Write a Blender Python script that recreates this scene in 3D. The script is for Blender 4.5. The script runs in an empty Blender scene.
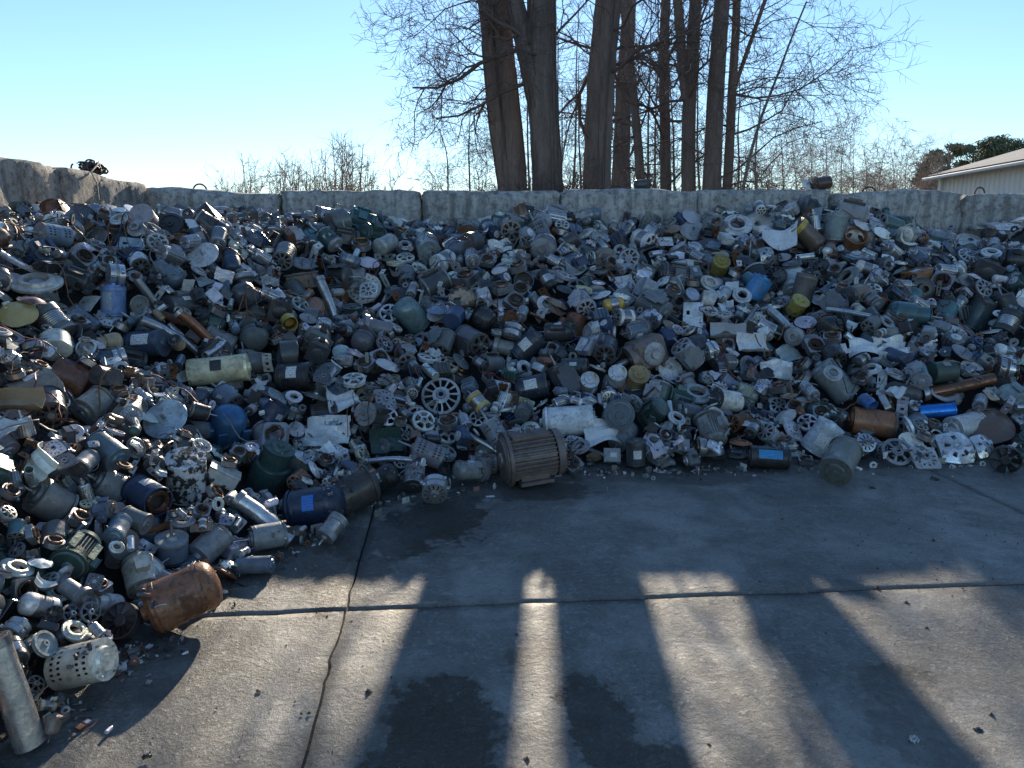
import bpy, bmesh, math, random
import numpy as np
from mathutils import Vector, Matrix, Quaternion

# ------------------------------------------------------------------ camera, sky, sun, exposure
F_PX, PITCH, CAM_H = 745.0, math.radians(10.2), 1.6
SUN_EL, SUN_AZ = math.radians(19.9), math.radians(0.7)
scene = bpy.context.scene
COL = scene.collection
cam_data = bpy.data.cameras.new('camera')
cam_data.sensor_width = 36.0
cam_data.lens = 36.0 * F_PX / 1024.0
cam_data.clip_start, cam_data.clip_end = 0.05, 2000.0
cam = bpy.data.objects.new('camera', cam_data)
COL.objects.link(cam)
cam.location = (0, 0, CAM_H)
cam.rotation_euler = (math.radians(90) - PITCH, 0, 0)
scene.camera = cam

world = bpy.data.worlds.new('World')
scene.world = world
world.use_nodes = True
wn = world.node_tree
wn.nodes.clear()
sky = wn.nodes.new('ShaderNodeTexSky')
sky.sky_type = 'NISHITA'
sky.sun_disc = False
sky.sun_elevation = SUN_EL
sky.sun_rotation = SUN_AZ
sky.altitude = 0
sky.air_density, sky.dust_density, sky.ozone_density = 1.15, 0.02, 4.2
bg = wn.nodes.new('ShaderNodeBackground')
bg.inputs['Strength'].default_value = 0.10
wo = wn.nodes.new('ShaderNodeOutputWorld')
wn.links.new(sky.outputs[0], bg.inputs[0])
wn.links.new(bg.outputs[0], wo.inputs[0])

sun_dir = Vector((math.sin(SUN_AZ) * math.cos(SUN_EL), math.cos(SUN_AZ) * math.cos(SUN_EL), math.sin(SUN_EL)))
sd = bpy.data.lights.new('sun', 'SUN')
sd.energy, sd.angle, sd.color = 5.0, math.radians(0.53), (1.0, 0.86, 0.66)
sun = bpy.data.objects.new('sun', sd)
COL.objects.link(sun)
sun.rotation_euler = (-sun_dir).to_track_quat('-Z', 'Y').to_euler()
sun.location = (0, 30, 12)

vs = scene.view_settings
vs.view_transform, vs.look, vs.exposure, vs.gamma = 'Standard', 'None', 0.95, 1.0

rng = random.Random(11)
nrng = np.random.default_rng(11)

# ------------------------------------------------------------------ picture <-> place
FWD = np.array([0, math.cos(PITCH), -math.sin(PITCH)])
UPV = np.array([0, math.sin(PITCH), math.cos(PITCH)])
CAMP = np.array([0, 0, CAM_H])

def ray(px, py):
    return FWD + UPV * ((384 - py) / F_PX) + np.array([1.0, 0, 0]) * ((px - 512) / F_PX)

def on_ground(px, py, z=0.0):
    d = ray(px, py)
    return CAMP + d * ((z - CAM_H) / d[2])

def at_depth(px, py, y):
    d = ray(px, py)
    return CAMP + d * (y / d[1])

def project(P):
    q = np.atleast_2d(P) - CAMP
    dep = q @ FWD
    dep = np.where(dep < 0.05, 0.05, dep)
    return 512 + F_PX * q[:, 0] / dep, 384 - F_PX * (q @ UPV) / dep, dep

# ------------------------------------------------------------------ materials
MATS = {}
def new_mat(name):
    m = bpy.data.materials.new(name)
    m.use_nodes = True
    nt = m.node_tree
    nt.nodes.clear()
    out = nt.nodes.new('ShaderNodeOutputMaterial')
    b = nt.nodes.new('ShaderNodeBsdfPrincipled')
    nt.links.new(b.outputs[0], out.inputs[0])
    MATS[name] = m
    return m, nt, b

class NT:
    def __init__(s, nt): s.nt = nt
    def n(s, t, **kw):
        o = s.nt.nodes.new(t)
        for k, v in kw.items(): setattr(o, k, v)
        return o
    def l(s, a, b): s.nt.links.new(a, b)
    def set(s, sock, v):
        if hasattr(v, 'is_linked') or isinstance(v, bpy.types.NodeSocket): s.l(v, sock)
        elif isinstance(v, (tuple, list)): sock.default_value = (*v, 1) if len(v) == 3 and sock.type == 'RGBA' else v
        else: sock.default_value = v
    def noise(s, vec, scale, detail=4, rough=0.55, dist=0.0):
        o = s.n('ShaderNodeTexNoise')
        o.inputs['Scale'].default_value = scale; o.inputs['Detail'].default_value = detail
        o.inputs['Roughness'].default_value = rough; o.inputs['Distortion'].default_value = dist
        if vec is not None: s.l(vec, o.inputs['Vector'])
        return o.outputs['Fac']
    def ramp(s, fac, a, b, ca=0.0, cb=1.0):
        o = s.n('ShaderNodeMapRange')
        s.set(o.inputs[0], fac); o.inputs[1].default_value = a; o.inputs[2].default_value = b
        o.inputs[3].default_value = ca; o.inputs[4].default_value = cb
        return o.outputs[0]
    def mix(s, fac, a, b, mode='MIX'):
        o = s.n('ShaderNodeMix', data_type='RGBA', blend_type=mode)
        s.set(o.inputs[0], fac); s.set(o.inputs[6], a); s.set(o.inputs[7], b)
        return o.outputs[2]
    def math(s, op, a, b=0.0, clamp=False):
        o = s.n('ShaderNodeMath', operation=op, use_clamp=clamp)
        s.set(o.inputs[0], a); s.set(o.inputs[1], b)
        return o.outputs[0]
    def vmath(s, op, a, b=(0, 0, 0)):
        o = s.n('ShaderNodeVectorMath', operation=op)
        s.set(o.inputs[0], a); s.set(o.inputs[1], b)
        return o.outputs[0]
    def bump(s, h, strength, dist, bsdf):
        o = s.n('ShaderNodeBump')
        o.inputs['Strength'].default_value = strength; o.inputs['Distance'].default_value = dist
        s.l(h, o.inputs['Height']); s.l(o.outputs[0], bsdf.inputs['Normal'])

def thing_mat(name, metallic, r0, r1, grime, wear, bump=0.25, attr=False, flaky=False, print_=False):
    """colour comes from the object (Object Info) so look-alike pieces can share meshes; alpha = how rusty it is"""
    m, nt, b = new_mat(name)
    g = NT(nt)
    tc = g.n('ShaderNodeTexCoord')
    oi = g.n('ShaderNodeObjectInfo')
    if attr:
        at = g.n('ShaderNodeAttribute', attribute_name='piece_colour')
        col, alpha, vec = at.outputs['Color'], at.outputs['Alpha'], tc.outputs['Object']
    else:
        col, alpha = oi.outputs['Color'], oi.outputs['Alpha']
        off = g.math('MULTIPLY', oi.outputs['Random'], 37.0)
        cb = g.n('ShaderNodeCombineXYZ')
        g.l(off, cb.inputs[0]); g.l(off, cb.inputs[1])
        vec = g.vmath('ADD', tc.outputs['Object'], cb.outputs[0])
    n1 = g.noise(vec, 9, 5, 0.6)
    n2 = g.noise(vec, 38, 4, 0.65)
    n3 = g.noise(vec, 140, 2, 0.6)
    c = g.mix(g.ramp(n3, 0.3, 0.7, 0.0, 0.30), col, g.mix(1.0, col, (0.55, 0.53, 0.5), 'MULTIPLY'))
    c = g.mix(g.ramp(n1, 0.42, 0.64, 0.0, grime), c, (0.055, 0.050, 0.046))
    c = g.mix(g.ramp(n2, 0.50, 0.66, 0.0, min(1.0, grime * 1.1)), c, (0.060, 0.056, 0.052))
    # pale dust and chalking in patches
    c = g.mix(g.ramp(g.noise(vec, 16, 5, 0.7, 0.6), 0.52, 0.75, 0.0, 0.35), c, (0.20, 0.185, 0.165))
    # rust: more of it where alpha is high
    th = g.math('SUBTRACT', 0.80, g.math('MULTIPLY', alpha, 0.5))
    rf = g.math('MULTIPLY', g.math('SUBTRACT', g.math('ADD', g.math('MULTIPLY', n1, 0.6), g.math('MULTIPLY', n2, 0.4)), th), 9.0, True)
    rc = g.mix(n2, (0.17, 0.065, 0.024), (0.06, 0.026, 0.014))
    c = g.mix(rf, c, rc)
    if flaky:
        fn = g.math('ADD', g.math('MULTIPLY', g.noise(vec, 26, 5, 0.7), 0.6), g.math('MULTIPLY', n1, 0.4))
        c = g.mix(g.ramp(fn, 0.49, 0.53), c, (0.045, 0.04, 0.035))
    if print_:      # rows of small dark print
        sp = g.n('ShaderNodeSeparateXYZ'); g.l(tc.outputs['Generated'], sp.inputs[0])
        row = g.math('GREATER_THAN', g.math('SINE', g.math('MULTIPLY', sp.outputs[1], 34.0)), 0.35)
        mp = g.n('ShaderNodeMapping'); g.l(tc.outputs['Generated'], mp.inputs[0]); mp.inputs['Scale'].default_value = (22, 5.4, 0)
        txt = g.math('MULTIPLY', row, g.math('GREATER_THAN', g.noise(mp.outputs[0], 1.0, 1, 0.5), 0.52))
        c = g.mix(g.math('MULTIPLY', txt, 0.75), c, (0.05, 0.05, 0.06))
    # chipped paint
    ch = g.math('MULTIPLY', g.math('SUBTRACT', n2, 0.67), 14.0, True)
    c = g.mix(g.math('MULTIPLY', ch, wear), c, (0.22, 0.21, 0.20))
    g.l(c, b.inputs['Base Color'])
    g.l(g.math('MULTIPLY', g.math('SUBTRACT', 1.0, rf), metallic), b.inputs['Metallic'])
    g.l(g.math('ADD', g.ramp(n1, 0.35, 0.65, r0, r1), g.math('MULTIPLY', rf, 0.3), True), b.inputs['Roughness'])
    g.bump(g.math('ADD', n2, g.math('MULTIPLY', n1, 0.7)), bump, 0.006, b)
    return m

thing_mat('paint', 0.0, 0.18, 0.50, 0.40, 0.55)
thing_mat('metal', 0.7, 0.16, 0.42, 0.32, 0.2)
thing_mat('cast', 0.3, 0.26, 0.58, 0.38, 0.2, 0.45)
thing_mat('dark', 0.0, 0.35, 0.6, 0.3, 0.25)
thing_mat('label', 0.0, 0.45, 0.6, 0.15, 0.1, 0.05, print_=True)
thing_mat('flaky', 0.0, 0.5, 0.8, 0.2, 0.1, 0.5, flaky=True)
thing_mat('sheet', 0.1, 0.22, 0.45, 0.14, 0.15, 0.15)
thing_mat('small', 0.2, 0.35, 0.7, 0.34, 0.3, attr=True)

def concrete_mat(name, base, dark, streak, scale=1.0):
    m, nt, b = new_mat(name)
    g = NT(nt)
    tc = g.n('ShaderNodeTexCoord')
    geo = g.n('ShaderNodeNewGeometry')
    vec = geo.outputs['Position']
    mp = g.n('ShaderNodeMapping'); g.l(vec, mp.inputs[0]); mp.inputs['Scale'].default_value = (9, 9, 0.9)
    n1 = g.noise(vec, 2.2 * scale, 6, 0.65)
    n2 = g.noise(vec, 14 * scale, 6, 0.7)
    n3 = g.noise(vec, 90, 3, 0.6)
    st = g.noise(mp.outputs[0], 1.0, 5, 0.65)
    c = g.mix(g.ramp(n1, 0.35, 0.7), base, tuple(x * 0.62 for x in base))
    c = g.mix(g.ramp(n2, 0.46, 0.66, 0, 0.85), c, dark)
    c = g.mix(g.ramp(st, 0.46, 0.66, 0, streak), c, dark)
    c = g.mix(g.ramp(n3, 0.55, 0.75, 0, 0.4), c, tuple(min(1, x * 1.5) for x in base))
    g.l(c, b.inputs['Base Color'])
    b.inputs['Roughness'].default_value = 0.9
    g.bump(g.math('ADD', g.math('MULTIPLY', n3, 0.35), n2), 0.8, 0.03, b)
    return m

concrete_mat('block_concrete', (0.54, 0.53, 0.505), (0.115, 0.11, 0.104), 0.75)
concrete_mat('old_concrete', (0.46, 0.42, 0.38), (0.085, 0.075, 0.068), 0.8)

def simple_mat(name, base, dark, scale, rough=0.85, bump=0.4, bdist=0.02, detail=5, stretch=None, coord='Object'):
    m, nt, b = new_mat(name)
    g = NT(nt)
    tc = g.n('ShaderNodeTexCoord')
    vec = tc.outputs[coord]
    if stretch:
        mp = g.n('ShaderNodeMapping'); g.l(vec, mp.inputs[0]); mp.inputs['Scale'].default_value = stretch
        vec = mp.outputs[0]
    n1 = g.noise(vec, scale, detail, 0.65)
    n2 = g.noise(vec, scale * 6, detail, 0.65)
    f = g.ramp(g.math('ADD', g.math('MULTIPLY', n1, 0.6), g.math('MULTIPLY', n2, 0.4)), 0.35, 0.65)
    g.l(g.mix(f, base, dark), b.inputs['Base Color'])
    b.inputs['Roughness'].default_value = rough
    g.bump(g.math('ADD', n1, n2), bump, bdist, b)
    return m

simple_mat('bark', (0.27, 0.22, 0.195), (0.11, 0.09, 0.083), 3.0, 0.95, 1.0, 0.05, 6, (3.5, 3.5, 0.5))
simple_mat('twig', (0.15, 0.11, 0.095), (0.07, 0.05, 0.046), 2.0, 0.9, 0.1)
simple_mat('twig_red', (0.36, 0.27, 0.22), (0.22, 0.16, 0.13), 2.0, 0.9, 0.1)
simple_mat('needle', (0.14, 0.17, 0.10), (0.08, 0.105, 0.065), 1.2, 0.7, 0.1)
simple_mat('siding', (0.74, 0.76, 0.77), (0.62, 0.65, 0.67), 0.8, 0.5, 0.05)
simple_mat('shingle', (0.29, 0.29, 0.285), (0.21, 0.21, 0.208), 2.5, 0.9, 0.5, 0.02)
simple_mat('trim', (0.10, 0.085, 0.075), (0.06, 0.05, 0.045), 2.0, 0.7)
simple_mat('earth', (0.11, 0.095, 0.075), (0.055, 0.05, 0.04), 0.6, 0.95, 0.6, 0.05)
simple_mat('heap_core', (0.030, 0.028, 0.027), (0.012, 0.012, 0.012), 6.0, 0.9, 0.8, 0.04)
simple_mat('leaf', (0.16, 0.105, 0.055), (0.06, 0.04, 0.025), 20.0, 0.85, 0.2)
simple_mat('rebar', (0.10, 0.06, 0.045), (0.05, 0.035, 0.03), 30.0, 0.8, 0.3)

# stains on the yard: (x, y, rx, ry, rotation, strength)
def ground_stains():
    S = []
    def blob(px, py, rx, ry, rot, k): p = on_ground(px, py); S.append((p[0], p[1], rx, ry, rot, k))
    blob(440, 730, 0.20, 0.36, 0.1, 0.85)
    blob(432, 768, 0.24, 0.16, 0.0, 0.85)
    blob(600, 722, 0.13, 0.30, 0.15, 0.85)
    blob(640, 775, 0.20, 0.13, 0.5, 0.8)
    blob(440, 520, 0.30, 0.50, -0.15, 0.92)
    blob(385, 540, 0.38, 0.28, 0.3, 0.75)
    blob(335, 570, 0.30, 0.25, 0.2, 0.45)
    blob(520, 492, 0.50, 0.22, 0.0, 0.75)
    blob(700, 480, 0.60, 0.12, 0.0, 0.6)
    blob(330, 590, 0.10, 0.28, 0.1, 0.6)
    blob(860, 590, 0.05, 0.16, 0.5, 0.5)
    blob(900, 690, 0.20, 0.15, 0.4, 0.55)
    blob(925, 740, 0.16, 0.20, 0.2, 0.5)
    blob(530, 655, 0.12, 0.08, 0.6, 0.4)
    return S

def yard_mat():
    m, nt, b = new_mat('yard_concrete')
    g = NT(nt)
    geo = g.n('ShaderNodeNewGeometry')
    vec = geo.outputs['Position']
    n1 = g.noise(vec, 0.9, 6, 0.65)
    n2 = g.noise(vec, 7, 6, 0.7)
    n3 = g.noise(vec, 60, 5, 0.7)
    n4 = g.noise(vec, 260, 2, 0.6)
    c = g.mix(g.ramp(n1, 0.32, 0.68), (0.36, 0.352, 0.325), (0.25, 0.248, 0.236))
    c = g.mix(g.ramp(n2, 0.45, 0.72, 0, 0.6), c, (0.145, 0.143, 0.138))
    c = g.mix(g.ramp(n3, 0.52, 0.68, 0, 0.6), c, (0.08, 0.078, 0.075))
    c = g.mix(g.ramp(n4, 0.60, 0.74, 0, 0.6), c, (0.50, 0.47, 0.42))
    # pale exposed aggregate
    vo = g.n('ShaderNodeTexVoronoi'); vo.inputs['Scale'].default_value = 75
    g.l(vec, vo.inputs['Vector'])
    agg = g.math('MULTIPLY', g.ramp(vo.outputs['Distance'], 0.15, 0.30, 1, 0), g.ramp(n2, 0.42, 0.6))
    sepc = g.n('ShaderNodeSeparateColor'); g.l(vo.outputs['Color'], sepc.inputs[0])
    agg = g.math('MULTIPLY', agg, g.ramp(sepc.outputs[0], 0.55, 0.8))
    c = g.mix(g.math('MULTIPLY', agg, 0.55), c, (0.52, 0.49, 0.43))
    big = g.noise(vec, 2.3, 5, 0.6, 0.8)
    c = g.mix(g.ramp(big, 0.48, 0.66, 0, 0.55), c, g.mix(1.0, c, (0.55, 0.545, 0.53), 'MULTIPLY'))
    mps = g.n('ShaderNodeMapping'); g.l(vec, mps.inputs[0]); mps.inputs['Scale'].default_value = (9.0, 0.8, 1.0); mps.inputs['Rotation'].default_value = (0, 0, 0.5)
    scr = g.noise(mps.outputs[0], 1.6, 5, 0.75)
    c = g.mix(g.ramp(scr, 0.58, 0.72, 0, 0.45), c, (0.15, 0.148, 0.142))
    mps2 = g.n('ShaderNodeMapping'); g.l(vec, mps2.inputs[0]); mps2.inputs['Scale'].default_value = (1.0, 11.0, 1.0); mps2.inputs['Rotation'].default_value = (0, 0, 0.25)
    scr2 = g.noise(mps2.outputs[0], 1.3, 5, 0.75)
    c = g.mix(g.ramp(scr2, 0.60, 0.74, 0, 0.4), c, (0.52, 0.51, 0.48))
    # oil and wet stains with ragged outlines
    wob = g.noise(vec, 5.0, 6, 0.65)
    wob2 = g.noise(vec, 22.0, 4, 0.65)
    sep = g.n('ShaderNodeSeparateXYZ'); g.l(vec, sep.inputs[0])
    total = None
    for (x, y, rx, ry, rot, k) in ground_stains():
        dx = g.math('SUBTRACT', sep.outputs[0], x); dy = g.math('SUBTRACT', sep.outputs[1], y)
        u = g.math('ADD', g.math('MULTIPLY', dx, math.cos(rot) / rx), g.math('MULTIPLY', dy, math.sin(rot) / rx))
        v = g.math('ADD', g.math('MULTIPLY', dx, -math.sin(rot) / ry), g.math('MULTIPLY', dy, math.cos(rot) / ry))
        d = g.math('ADD', g.math('MULTIPLY', u, u), g.math('MULTIPLY', v, v))
        d = g.math('ADD', d, g.ramp(wob, 0.3, 0.7, -0.75, 0.75))
        d = g.math('ADD', d, g.ramp(wob2, 0.3, 0.7, -0.3, 0.3))
        s = g.math('MULTIPLY', g.math('ADD', g.math('MULTIPLY', g.ramp(d, 0.78, 1.05, 1, 0), 0.72), g.math('MULTIPLY', g.ramp(d, 0.7, 2.1, 1, 0), 0.28)), k)
        total = s if total is None else g.math('MAXIMUM', total, s)
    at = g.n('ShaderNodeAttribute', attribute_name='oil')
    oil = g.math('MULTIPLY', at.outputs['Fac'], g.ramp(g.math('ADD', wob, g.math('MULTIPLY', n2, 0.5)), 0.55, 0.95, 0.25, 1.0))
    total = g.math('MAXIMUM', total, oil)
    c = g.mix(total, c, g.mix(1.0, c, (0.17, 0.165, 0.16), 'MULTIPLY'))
    g.l(c, b.inputs['Base Color'])
    g.l(g.math('ADD', g.ramp(total, 0, 1, 0.50, 0.26), g.ramp(n2, 0.35, 0.65, -0.06, 0.12)), b.inputs['Roughness'])
    b.inputs['Specular IOR Level'].default_value = 0.6
    rough = g.ramp(g.noise(vec, 1.7, 4, 0.6, 0.5), 0.40, 0.62, 0.25, 1.0)       # worn-through and still smooth areas
    pit = g.ramp(g.noise(vec, 34, 6, 0.8), 0.40, 0.56, 0.0, 1.0)
    h = g.math('ADD', g.math('MULTIPLY', g.math('ADD', n3, g.math('MULTIPLY', pit, 0.55)), rough), g.math('MULTIPLY', n4, 0.22))
    h = g.math('ADD', h, g.math('MULTIPLY', n2, 0.8))
    h = g.math('ADD', h, g.math('MULTIPLY', agg, 0.25))
    g.bump(h, 1.0, 0.019, b)
yard_mat()

# ------------------------------------------------------------------ mesh helpers
class MB:
    def __init__(s): s.v = []; s.f = []
    def add(s, v, f):
        o = len(s.v)
        s.v.extend([tuple(map(float, p)) for p in v])
        s.f.extend([tuple(i + o for i in q) for q in f])
        return s
    def arr(s): return np.array(s.v, dtype=float).reshape(-1, 3)
    def xf(s, M):
        a = s.arr()
        a = a @ np.array(M.to_3x3()).T + np.array(M.translation)
        s.v = [tuple(p) for p in a]
        return s
    def join(s, o, M=None):
        if M is not None: o.xf(M)
        return s.add(o.v, o.f)

def to_mesh(name, mb, mat, sharp=32, smooth=True):
    me = bpy.data.meshes.new(name)
    me.from_pydata(mb.v, [], mb.f)
    me.materials.append(MATS[mat])
    if smooth:
        me.polygons.foreach_set('use_smooth', [True] * len(me.polygons))
        me.set_sharp_from_angle(angle=math.radians(sharp))
    return me

def lathe(prof, seg=20, axis_off=(0, 0)):
    m = MB(); rings = []
    for x, r in prof:
        if r < 1e-6:
            rings.append([len(m.v)]); m.v.append((x, axis_off[0], axis_off[1]))
        else:
            rings.append(list(range(len(m.v), len(m.v) + seg)))
            for j in range(seg):
                a = 2 * math.pi * j / seg
                m.v.append((x, r * math.cos(a) + axis_off[0], r * math.sin(a) + axis_off[1]))
    for A, B in zip(rings[:-1], rings[1:]):
        if len(A) == 1 and len(B) == 1: continue
        for j in range(seg):
            k = (j + 1) % seg
            if len(A) == 1: m.f.append((A[0], B[j], B[k]))
            elif len(B) == 1: m.f.append((A[j], B[0], A[k]))
            else: m.f.append((A[j], B[j], B[k], A[k]))
    return m

def cyl(x0, x1, r, seg=12, ch=0.0):
    s = 1 if x1 > x0 else -1
    if ch: return lathe([(x0, 0), (x0, r - ch), (x0 + s * ch, r), (x1 - s * ch, r), (x1, r - ch), (x1, 0)], seg)
    return lathe([(x0, 0), (x0, r), (x1, r), (x1, 0)], seg)

def box(c, s, bev=0.0):
    hx, hy, hz = s[0] / 2, s[1] / 2, s[2] / 2
    m = MB()
    if bev <= 0:
        v = [(c[0] + a * hx, c[1] + b * hy, c[2] + d * hz) for a in (-1, 1) for b in (-1, 1) for d in (-1, 1)]
        return m.add(v, [(0, 1, 3, 2), (4, 6, 7, 5), (0, 4, 5, 1), (2, 3, 7, 6), (0, 2, 6, 4), (1, 5, 7, 3)])
    bm = bmesh.new()
    bmesh.ops.create_cube(bm, size=1.0)
    for v in bm.verts: v.co = Vector((v.co.x * s[0] + c[0], v.co.y * s[1] + c[1], v.co.z * s[2] + c[2]))
    bmesh.ops.bevel(bm, geom=bm.edges[:], offset=bev, segments=1, affect='EDGES')
    bm.verts.index_update()
    m.add([v.co[:] for v in bm.verts], [[v.index for v in f.verts] for f in bm.faces])
    bm.free()
    return m

def tube(path, rad, seg=6, caps=True):
    P = np.array(path, dtype=float)
    n = len(P)
    R = np.full(n, rad) if np.isscalar(rad) else np.array(rad, dtype=float)
    T = np.gradient(P, axis=0)
    T /= np.linalg.norm(T, axis=1)[:, None] + 1e-9
    ref = np.array([0.31, 0.22, 0.92]) if abs(T[0] @ np.array([0.31, 0.22, 0.92])) < 0.9 else np.array([1.0, 0, 0])
    U = np.cross(T, ref); U /= np.linalg.norm(U, axis=1)[:, None] + 1e-9
    V = np.cross(T, U)
    a = np.arange(seg) * 2 * math.pi / seg
    pts = P[:, None, :] + R[:, None, None] * (np.cos(a)[None, :, None] * U[:, None, :] + np.sin(a)[None, :, None] * V[:, None, :])
    m = MB()
    f = []
    for i in range(n - 1):
        for j in range(seg):
            k = (j + 1) % seg
            f.append((i * seg + j, i * seg + k, (i + 1) * seg + k, (i + 1) * seg + j))
    if caps:
        f.append(tuple(range(seg))[::-1]); f.append(tuple((n - 1) * seg + j for j in range(seg)))
    return m.add(pts.reshape(-1, 3), f)

def maskgrid(nu, nv, pos, mask, wrap=True):
    """a sheet of cells u x v with thickness; cells where mask is False are open; walls close every edge"""
    m = MB(); idx = {}
    def V(u, v, l):
        if wrap: v %= nv
        k = (u, v, l)
        if k not in idx:
            idx[k] = len(m.v); m.v.append(tuple(pos(u, v, l)))
        return idx[k]
    def on(u, v):
        if u < 0 or u >= nu: return False
        if wrap: v %= nv
        elif v < 0 or v >= nv: return False
        return mask(u, v)
    for u in range(nu):
        for v in range(nv):
            if not on(u, v): continue
            m.f.append((V(u, v, 1), V(u + 1, v, 1), V(u + 1, v + 1, 1), V(u, v + 1, 1)))
            m.f.append((V(u, v, 0), V(u, v + 1, 0), V(u + 1, v + 1, 0), V(u + 1, v, 0)))
            if not on(u - 1, v): m.f.append((V(u, v, 0), V(u, v, 1), V(u, v + 1, 1), V(u, v + 1, 0)))
            if not on(u + 1, v): m.f.append((V(u + 1, v, 1), V(u + 1, v, 0), V(u + 1, v + 1, 0), V(u + 1, v + 1, 1)))
            if not on(u, v - 1): m.f.append((V(u, v, 1), V(u, v, 0), V(u + 1, v, 0), V(u + 1, v, 1)))
            if not on(u, v + 1): m.f.append((V(u, v + 1, 0), V(u, v + 1, 1), V(u + 1, v + 1, 1), V(u + 1, v + 1, 0)))
    return m

def polar_plate(radii, seg, mask, x0, x1, dome=0.0, square=0.0):
    R = radii[-1]
    def pos(u, v, l):
        a = 2 * math.pi * v / seg
        r = radii[u]
        if square and u >= len(radii) - 1:
            k = 1.0 / max(abs(math.cos(a)), abs(math.sin(a)))
            r *= 1 + square * (min(k, 1.32) - 1)
        x = (x1 if l else x0) + dome * (1 - (r / R) ** 2)
        return (x, r * math.cos(a), r * math.sin(a))
    return maskgrid(len(radii) - 1, seg, pos, mask)

def patch(R, x0, x1, a0, a1, n=5, lift=1.012):
    m = MB()
    for i in range(2):
        for j in range(n + 1):
            a = a0 + (a1 - a0) * j / n
            m.v.append(((x0, x1)[i], R * lift * math.cos(a), R * lift * math.sin(a)))
    m.f = [(j, j + 1, n + 2 + j, n + 1 + j) for j in range(n)]
    return m

def torus(R, r, seg=18, k=6, x=0.0, flat=1.0):
    m = MB()
    for i in range(seg):
        a = 2 * math.pi * i / seg
        for j in range(k):
            b = 2 * math.pi * j / k
            rr = R + r * math.cos(b)
            m.v.append((x + r * flat * math.sin(b), rr * math.cos(a), rr * math.sin(a)))
    for i in range(seg):
        for j in range(k):
            m.f.append((i * k + j, ((i + 1) % seg) * k + j, ((i + 1) % seg) * k + (j + 1) % k, i * k + (j + 1) % k))
    return m

def dent(mb, amp, rg, freq=1.0):
    if not mb.v: return mb
    a = mb.arr()
    s = max(np.ptp(a, axis=0).max(), 1e-3)
    d = np.zeros_like(a)
    for k in range(4):
        w = np.array([rg.uniform(-1, 1) for _ in range(3)]); w *= freq * rg.uniform(3, 9) / s / (np.linalg.norm(w) + 1e-6)
        p = rg.uniform(0, 6.28)
        dirv = np.array([rg.uniform(-1, 1) for _ in range(3)])
        d += np.sin(a @ w + p)[:, None] * dirv
    a = a + d * amp / 2
    mb.v = [tuple(p) for p in a]
    return mb

RX = lambda a: Matrix.Rotation(a, 4, 'X')
TR = lambda x, y, z: Matrix.Translation((x, y, z))
FLIP = Matrix.Rotation(math.pi, 4, 'Z')

# a prototype is a list of parts: dict(name, mesh, role, kids=[parts])
def part(name, mb, mat, role, kids=(), sharp=32, far=99.0):
    return dict(name=name, mesh=to_mesh(name, mb, mat, sharp), mb=mb, arr=mb.arr(), role=role, kids=list(kids), far=far)

# ------------------------------------------------------------------ what the heap is made of
def vented_bell(R, n, x, t, rg):
    seg = n * 3
    return polar_plate([R * .22, R * .38, R * .80, R], seg, lambda u, v: u != 1 or v % 3 == 0, x, x + t, dome=R * 0.12)

def bell_plain(R, x, kind, rg):
    s = 1
    if kind == 0: p = [(x - .02 * R, R * 1.02), (x + .10 * R, R * 1.02), (x + .26 * R, R * .86), (x + .34 * R, R * .46), (x + .36 * R, R * .32), (x + .52 * R, R * .28), (x + .52 * R, 0)]
    elif kind == 1: p = [(x - .02 * R, R * 1.03), (x + .16 * R, R * 1.03), (x + .18 * R, R * .94), (x + .13 * R, R * .42), (x + .13 * R, R * .40), (x + .34 * R, R * .30), (x + .34 * R, 0)]
    elif kind == 2: p = [(x - .02 * R, R), (x + .22 * R, R * .95), (x + .42 * R, R * .76), (x + .54 * R, R * .42), (x + .58 * R, 0)]
    else: p = [(x - .02 * R, R * 1.01), (x + .05 * R, R * 1.01), (x + .05 * R, R * .62), (x + .20 * R, R * .55), (x + .20 * R, R * .22), (x + .32 * R, R * .2), (x + .32 * R, 0)]
    return lathe(p, 24)

def shaft_part(x, R, ln, rg, r=None):
    r = r or R * rg.uniform(.09, .13)
    m = lathe([(x, 0), (x, r), (x + ln * .55, r), (x + ln * .57, r * .85), (x + ln - r * .3, r * .85), (x + ln, r * .55), (x + ln, 0)], 10)
    return part('shaft', m, 'metal', 'steel')

def bolts(R, x, n, rg, s=1):
    out = []
    for i in range(n):
        a = math.pi / 4 + 2 * math.pi * i / n
        b = lathe([(0, 0), (0, R * .07), (R * .09, R * .07), (R * .09, R * .04), (R * .16, R * .035), (R * .16, 0)], 6)
        out.append(part('bolt', b.xf(TR(x, R * .82 * math.cos(a), R * .82 * math.sin(a))), 'metal', 'steel', far=6.2))
    return out

def wires(R, x, rg, n=3, ln=1.6):
    m = MB()
    for i in range(n):
        p = np.array([x, R * rg.uniform(-.3, .3), R * .9]); d = np.array([rg.uniform(-.5, .8), rg.uniform(-1, 1), 1.0])
        pts = [p]
        for k in range(7):
            d = d / np.linalg.norm(d) + np.array([rg.uniform(-.5, .5), rg.uniform(-.5, .5), rg.uniform(-.75, .2)])
            p = p + d / np.linalg.norm(d) * R * ln / 7
            pts.append(p)
        m.join(tube(pts, R * .028, 4))
    return part('wire_lead', m, 'dark', rg.choice(['black', 'black', 'wirered', 'wirepale']))

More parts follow.
